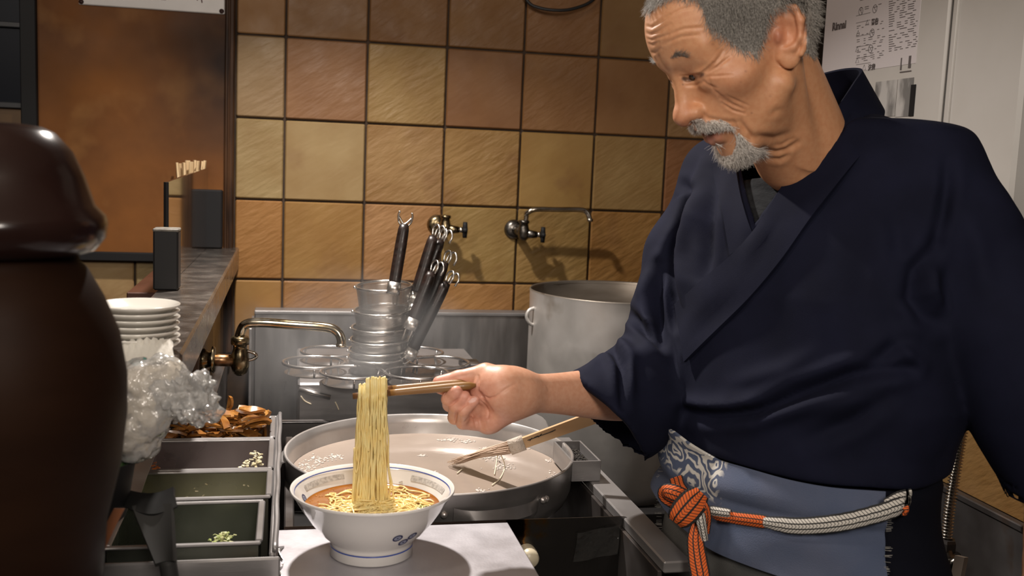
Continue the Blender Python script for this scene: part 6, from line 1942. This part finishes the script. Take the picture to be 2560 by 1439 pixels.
def band_ring(z0, z1, inside, m_, nm='blue_line'):
    b = MB(); n = 96; V = []; F = []
    for z in (z0, z1):
        for q in range(n): V.append(bowl_pt(2 * PI * q / n, z, inside))
    F = [(q, (q + 1) % n, n + (q + 1) % n, n + q) for q in range(n)]
    b.add(V, F); b.build(nm, m_, bw, True)
band_ring(.0815, .0826, True, blue); band_ring(.0125, .0142, False, blue)
def bowl_near(px, py, inside):
    best = None
    for a in np.linspace(-PI, PI, 361):
        for z in np.linspace(.02, .084, 33):
            q = PROJ(bowl_pt(a, z, inside)); 
            cu = math.sin(a - math.atan2(-BC[1], -BC[0]))
            facing_ = math.cos(a - math.atan2(-BC[1], -BC[0]))
            if (facing_ < 0) != inside and abs(facing_) > .35: continue
            e = (q[0] - px) ** 2 + (q[1] - py) ** 2
            if best is None or e < best[0]: best = (e, a, z)
    return best[1], best[2]
def motif(px, py, inside, R_, m_=navyp):
    a0_, z0_ = bowl_near(px, py, inside); rr_ = np.interp(z0_, ip[:, 1], ip[:, 0]) if inside else np.interp(z0_, op[:, 1], op[:, 0])
    def at(r, t): 
        z = z0_ + r * math.sin(t) * .80; return bowl_pt(a0_ + r * math.cos(t) / rr_, min(max(z, .016), .0838), inside, .0005)
    for r0, r1, mm in ((.66, 1.0, m_), (.24, .60, paleb), (0.0, .20, m_)):
        b = MB(); n = 24; V = [at(R_ * r0, 2 * PI * q / n) for q in range(n)] + [at(R_ * r1, 2 * PI * q / n) for q in range(n)]
        b.add(V, [(q, (q + 1) % n, n + (q + 1) % n, n + q) for q in range(n)]); b.build('ring_motif', mm, bw)
for x, y in ((995, 1344), (1030, 1339), (1007, 1354)): motif(x, y, False, .0066)
for x, y in ((759, 1243), (1108, 1257)): motif(x, y, True, .0058)
for x, y in ((754, 1255), (769, 1264), (1101, 1272), (1113, 1268)): motif(x, y, True, .0050, greyp)
def strip_print(x0, x1, y0, y1):
    aa, za = bowl_near(x0, y0, True); ab, zb = bowl_near(x1, y1, True); b = MB(); n = 16; V = []
    if ab - aa > PI: ab -= 2 * PI
    if aa - ab > PI: aa -= 2 * PI
    for z in (.0700, .0765): V += [bowl_pt(aa + (ab - aa) * q / (n - 1), z, True, .0005) for q in range(n)]
    b.add(V, [(q, q + 1, n + q + 1, n + q) for q in range(n - 1)]); b.build('grey_band', greyp, bw, True)
strip_print(766, 864, 1226, 1203); strip_print(1022, 1104, 1207, 1238)
b = MB()
for x0, y0, x1, y1 in ((880, 1212, 886, 1202), (984, 1212, 990, 1216), (996, 1205, 1006, 1200), (990, 1216, 1000, 1214)):
    (aa, za), (ab, zb) = bowl_near(x0, y0, True), bowl_near(x1, y1, True); b.tube([bowl_pt(aa, za, True, .0006), bowl_pt((aa + ab) / 2, (za + zb) / 2, True, .0006), bowl_pt(ab, zb, True, .0006)], .0007, 4)
b.build('flower_print', greyp, bw)
# broth, oil, noodles
ZB = .0625
br_m = mat('soy_broth', (.27, .085, .012), .06, c2=(.40, .16, .03), scale=26, detail=5, spec=.6, coat=.6, bump=.35, bscale=45)
rB = float(np.interp(ZB, ip[:, 1], ip[:, 0]))
b = MB(); b.lathe([(0, ZB)] + [(r, ZB) for r in np.linspace(.01, rB - .002, 10)] + [(rB - .0006, ZB + .0012)], BC, 72); o = b.build('broth', br_m, None, True, origin=BC + np.array([0, 0, ZB])); tag(o, 'clear amber soy broth in the ramen bowl', 'broth', kind='stuff')
nod = mat('egg_noodle', (.92, .76, .36), .30, c2=(.90, .68, .26), scale=40, coat=.25, sss=.1)
b = MB()
CH0, CH1 = P(882, 990, 1.300), P(1190, 962, 1.319)          # near chopstick, tip and end
cd = (CH1 - CH0); CLn = np.linalg.norm(cd); cd /= CLn
sidev = np.cross(cd, [0, 0, 1.0]); sidev /= np.linalg.norm(sidev)   # across the sticks
if sidev @ CAMV((0, 0, -1)) < 0: sidev = -sidev            # towards the lens
def chx(px): return CH0 + cd * ((px - 882) / (1190 - 882) * CLn)
zs = BC[2] + ZB
for k in range(84):
    f = (k + random.random()) / 84
    px = 897 + 68 * ((k * .618) % 1.0) ** .95
    c = chx(px); lay = random.random()
    ro = .0075 + .0070 * lay
    top = c + np.array([0, 0, .0075 + .0065 * lay + (.006 if px > 915 else .0)])
    x_end = cd * random.gauss(0, .004) + cd * (.006 * (px - 925) / 40)
    fr = [top + sidev * .002, c + sidev * ro + np.array([0, 0, .002])]
    n_ = 7
    zz = np.linspace(c[2] - .012, zs + .002, n_)
    wob = RNG.normal(0, .0011, (n_, 2))
    pts_f = [c + sidev * (ro + wob[i, 0] - .002 * i / n_) + x_end * (i / n_) + cd * wob[i, 1] + np.array([0, 0, zz[i] - c[2]]) for i in range(n_)]
    end = pts_f[-1]
    fa = random.uniform(-2.6, -.5); sp_ = random.uniform(.006, .028)
    tail = [end + np.array([math.cos(fa) * sp_ * t, math.sin(fa) * sp_ * t * .8, -.001 + .005 * math.sin(t * 2.6) * (1 if k % 2 else .4) - .004 * t]) for t in (.3, .65, 1.0, 1.4)]
    if k % 3 == 0:
        zz2 = np.linspace(c[2], zs + .004, 5); back = [c - sidev * (ro * .9 + RNG.normal(0, .001)) + x_end * (i / 5) + cd * RNG.normal(0, .001) + np.array([0, 0, zz2[i] - c[2]]) for i in range(5)]
        pts = back[::-1] + [top - sidev * .002] + fr + pts_f + tail
    else:
        back = [c - sidev * ro * .9 + np.array([0, 0, -.004 - .02 * random.random()])]
        pts = back + [top - sidev * .002] + fr + pts_f + tail
    b.tube(spline(pts, 46), .00118, 6)
# a few loose loops
for px, z0_, dx in ((901, .045, -.005), (922, .072, .002), (938, .068, .002), (949, .086, .003)):
    c = chx(px) + sidev * .014; c[2] = zs + z0_
    b.tube(spline([c + np.array([0, 0, .05]), c + np.array([0, 0, .015]), c + cd * dx * .5 + np.array([0, 0, -.002]), c + cd * dx + np.array([0, 0, .008]), c + cd * dx * 1.2 + np.array([0, 0, .03])], 18), .00118, 6)
o = b.build('noodle_bundle', nod, None, True, origin=chx(930)); tag(o, 'bundle of thin yellow noodles hanging from the chopsticks into the bowl', 'noodles', kind='stuff')
b = MB()
for k in range(270):
    a = random.uniform(0, 2 * PI); r_ = rB * .9 * math.sqrt(random.random())
    if k < 190: a = random.gauss(-1.3, 1.0); r_ = abs(random.gauss(.03, .024))
    c = BC + np.array([.0, .0, ZB + .0006]) + np.array([r_ * math.cos(a), r_ * math.sin(a), 0]) + np.array([.012, 0, 0])
    if np.hypot(*(c - BC)[:2]) > rB - .012: continue
    dr = random.uniform(0, 6.28); L0_ = random.uniform(.012, .03); pts = []
    wv_ = random.uniform(.002, .005); hh = random.uniform(0, .006) * (1 if k < 190 else .3)
    for t in np.linspace(-1, 1, 7): pts.append(c + np.array([math.cos(dr) * t * L0_ - math.sin(dr) * wv_ * math.sin(t * 5 + k), math.sin(dr) * t * L0_ + math.cos(dr) * wv_ * math.sin(t * 5 + k), hh * (1 - t * t) + .0006 * math.sin(7 * t)]))
    P_ = np.array(pts); rad_ = np.hypot(P_[:, 0] - BC[0], P_[:, 1] - BC[1]); 
    if rad_.max() > rB - .004: continue
    b.tube(spline(pts, 20), .00112, 5)
o = b.build('loose_noodles', nod, None, True, origin=BC + np.array([0, 0, ZB])); tag(o, 'wavy yellow noodles lying in the broth of the bowl', 'noodles', kind='stuff')
oil = mat('oil_bead', (.95, .62, .28), .05, trans=.75, ior=1.4)
b = MB()
for k in range(270):
    a = random.uniform(0, 2 * PI); r_ = rB * .94 * math.sqrt(random.uniform(.12, 1)); rr_ = random.uniform(.0005, .0016)
    b.lathe([(rr_, 0), (rr_ * .8, rr_ * .35), (rr_ * .4, rr_ * .55), (0, rr_ * .6)], BC + np.array([r_ * math.cos(a), r_ * math.sin(a), ZB + .0004]), 8)
o = b.build('oil_beads', oil, None, True, origin=BC + np.array([0, 0, ZB])); tag(o, 'shiny oil beads floating on the amber broth', 'oil', kind='stuff')
b = MB()
for x, y in ((1058, 1274), (1066, 1268), (1046, 1284), (1052, 1266), (1030, 1262), (1040, 1274)):
    q = PZ(x, y, zs + .0012); M_ = Matrix.Translation(q) @ Matrix.Rotation(random.uniform(.2, .8), 4, 'X'); b.lathe([(.0030, -.001), (.0030, .001), (.0021, .001), (.0021, -.001), (.0030, -.001)], (0, 0, 0), 12, M_)
o = b.build('onion_rings', mat('chopped_leek', (.30, .46, .12), .4, c2=(.62, .66, .34), scale=200), None, True, origin=PZ(1060, 1280, zs)); tag(o, 'sprinkle of green onion rings on the right of the broth', 'onion', kind='stuff')
# ---- the chopsticks
bam = mat('used_bamboo', (.40, .215, .065), .40, c2=(.22, .10, .025), scale=9, stretch=(.6, 3, 3), detail=5, coat=.2, rvar=.1)
tipm = mat('soaked_tip', (.11, .048, .018), .45, c2=(.20, .09, .03), scale=40)
for k, (a0_, a1_, lb) in enumerate([(CH0, CH1, 'nearer of the two bamboo cooking chopsticks lifting the noodles'), (P(900, 977, 1.318), P(1168, 957, 1.331), 'farther of the two bamboo cooking chopsticks lifting the noodles')]):
    t = thing('cooking_chopstick', lb, 'chopstick', tuple((a0_ + a1_) / 2), 'pair of cooking chopsticks')
    d = a1_ - a0_; ts = np.linspace(0, 1, 14)
    prf = [.0041 + .0016 * min(1, x * 1.4) for x in ts]; prf[-1] *= .35; prf[-2] *= .9
    b = MB(); b.tube([a0_ + d * x for x in np.linspace(.30, 1, 14)], prf, 12, up=(0, 0, 1)); b.build('shaft', bam, t, True)
    b = MB(); b.tube([a0_ + d * x for x in np.linspace(0, .302, 6)], [.0040, .0043, .0043, .0044, .0044, .0044], 12, up=(0, 0, 1)); b.build('tip', tipm, t, True)
# ================================================================== steam over the boiler
st_m = bpy.data.materials.new('steam'); st_m.use_nodes = True
nt = st_m.node_tree; N = nt.nodes; Lk = nt.links.new; N.remove(N['Principled BSDF'])
vs = N.new('ShaderNodeVolumeScatter'); vs.inputs['Color'].default_value = (.97, .96, .97, 1); vs.inputs['Anisotropy'].default_value = .2
tcn = N.new('ShaderNodeTexCoord')
nz = N.new('ShaderNodeTexNoise'); nz.inputs['Scale'].default_value = 6.5; nz.inputs['Detail'].default_value = 4; nz.inputs['Distortion'].default_value = .6; Lk(tcn.outputs['Object'], nz.inputs['Vector'])
mr = N.new('ShaderNodeMapRange'); mr.inputs['From Min'].default_value = .42; mr.inputs['From Max'].default_value = .72; Lk(nz.outputs['Fac'], mr.inputs['Value'])
vm = N.new('ShaderNodeVectorMath'); vm.operation = 'DIVIDE'; Lk(tcn.outputs['Object'], vm.inputs[0]); vm.inputs[1].default_value = (.27, .24, .17)
ln = N.new('ShaderNodeVectorMath'); ln.operation = 'LENGTH'; Lk(vm.outputs[0], ln.inputs[0])
m2 = N.new('ShaderNodeMapRange'); m2.inputs['From Min'].default_value = 1.0; m2.inputs['From Max'].default_value = .35; Lk(ln.outputs['Value'], m2.inputs['Value'])
mu = N.new('ShaderNodeMath'); mu.operation = 'MULTIPLY'; Lk(mr.outputs[0], mu.inputs[0]); Lk(m2.outputs[0], mu.inputs[1])
m3 = N.new('ShaderNodeMath'); m3.operation = 'MULTIPLY'; Lk(mu.outputs[0], m3.inputs[0]); m3.inputs[1].default_value = 3.0; Lk(m3.outputs[0], vs.inputs['Density'])
Lk(vs.outputs[0], N['Material Output'].inputs['Volume'])
b = MB(); sc_ = (.12, 2.0, 1.03)
a = np.linspace(-PI / 2, PI / 2, 9)
b.lathe([(math.cos(t), math.sin(t)) for t in a], (0, 0, 0), 16)
V = np.concatenate(b.v) * np.array([.28, .25, .18]) + np.array(sc_)
o = mesh('steam', V, b.f, st_m, None, True, origin=sc_, fix=True); tag(o, 'thin white steam rising from the noodle boiler', 'steam', kind='stuff')
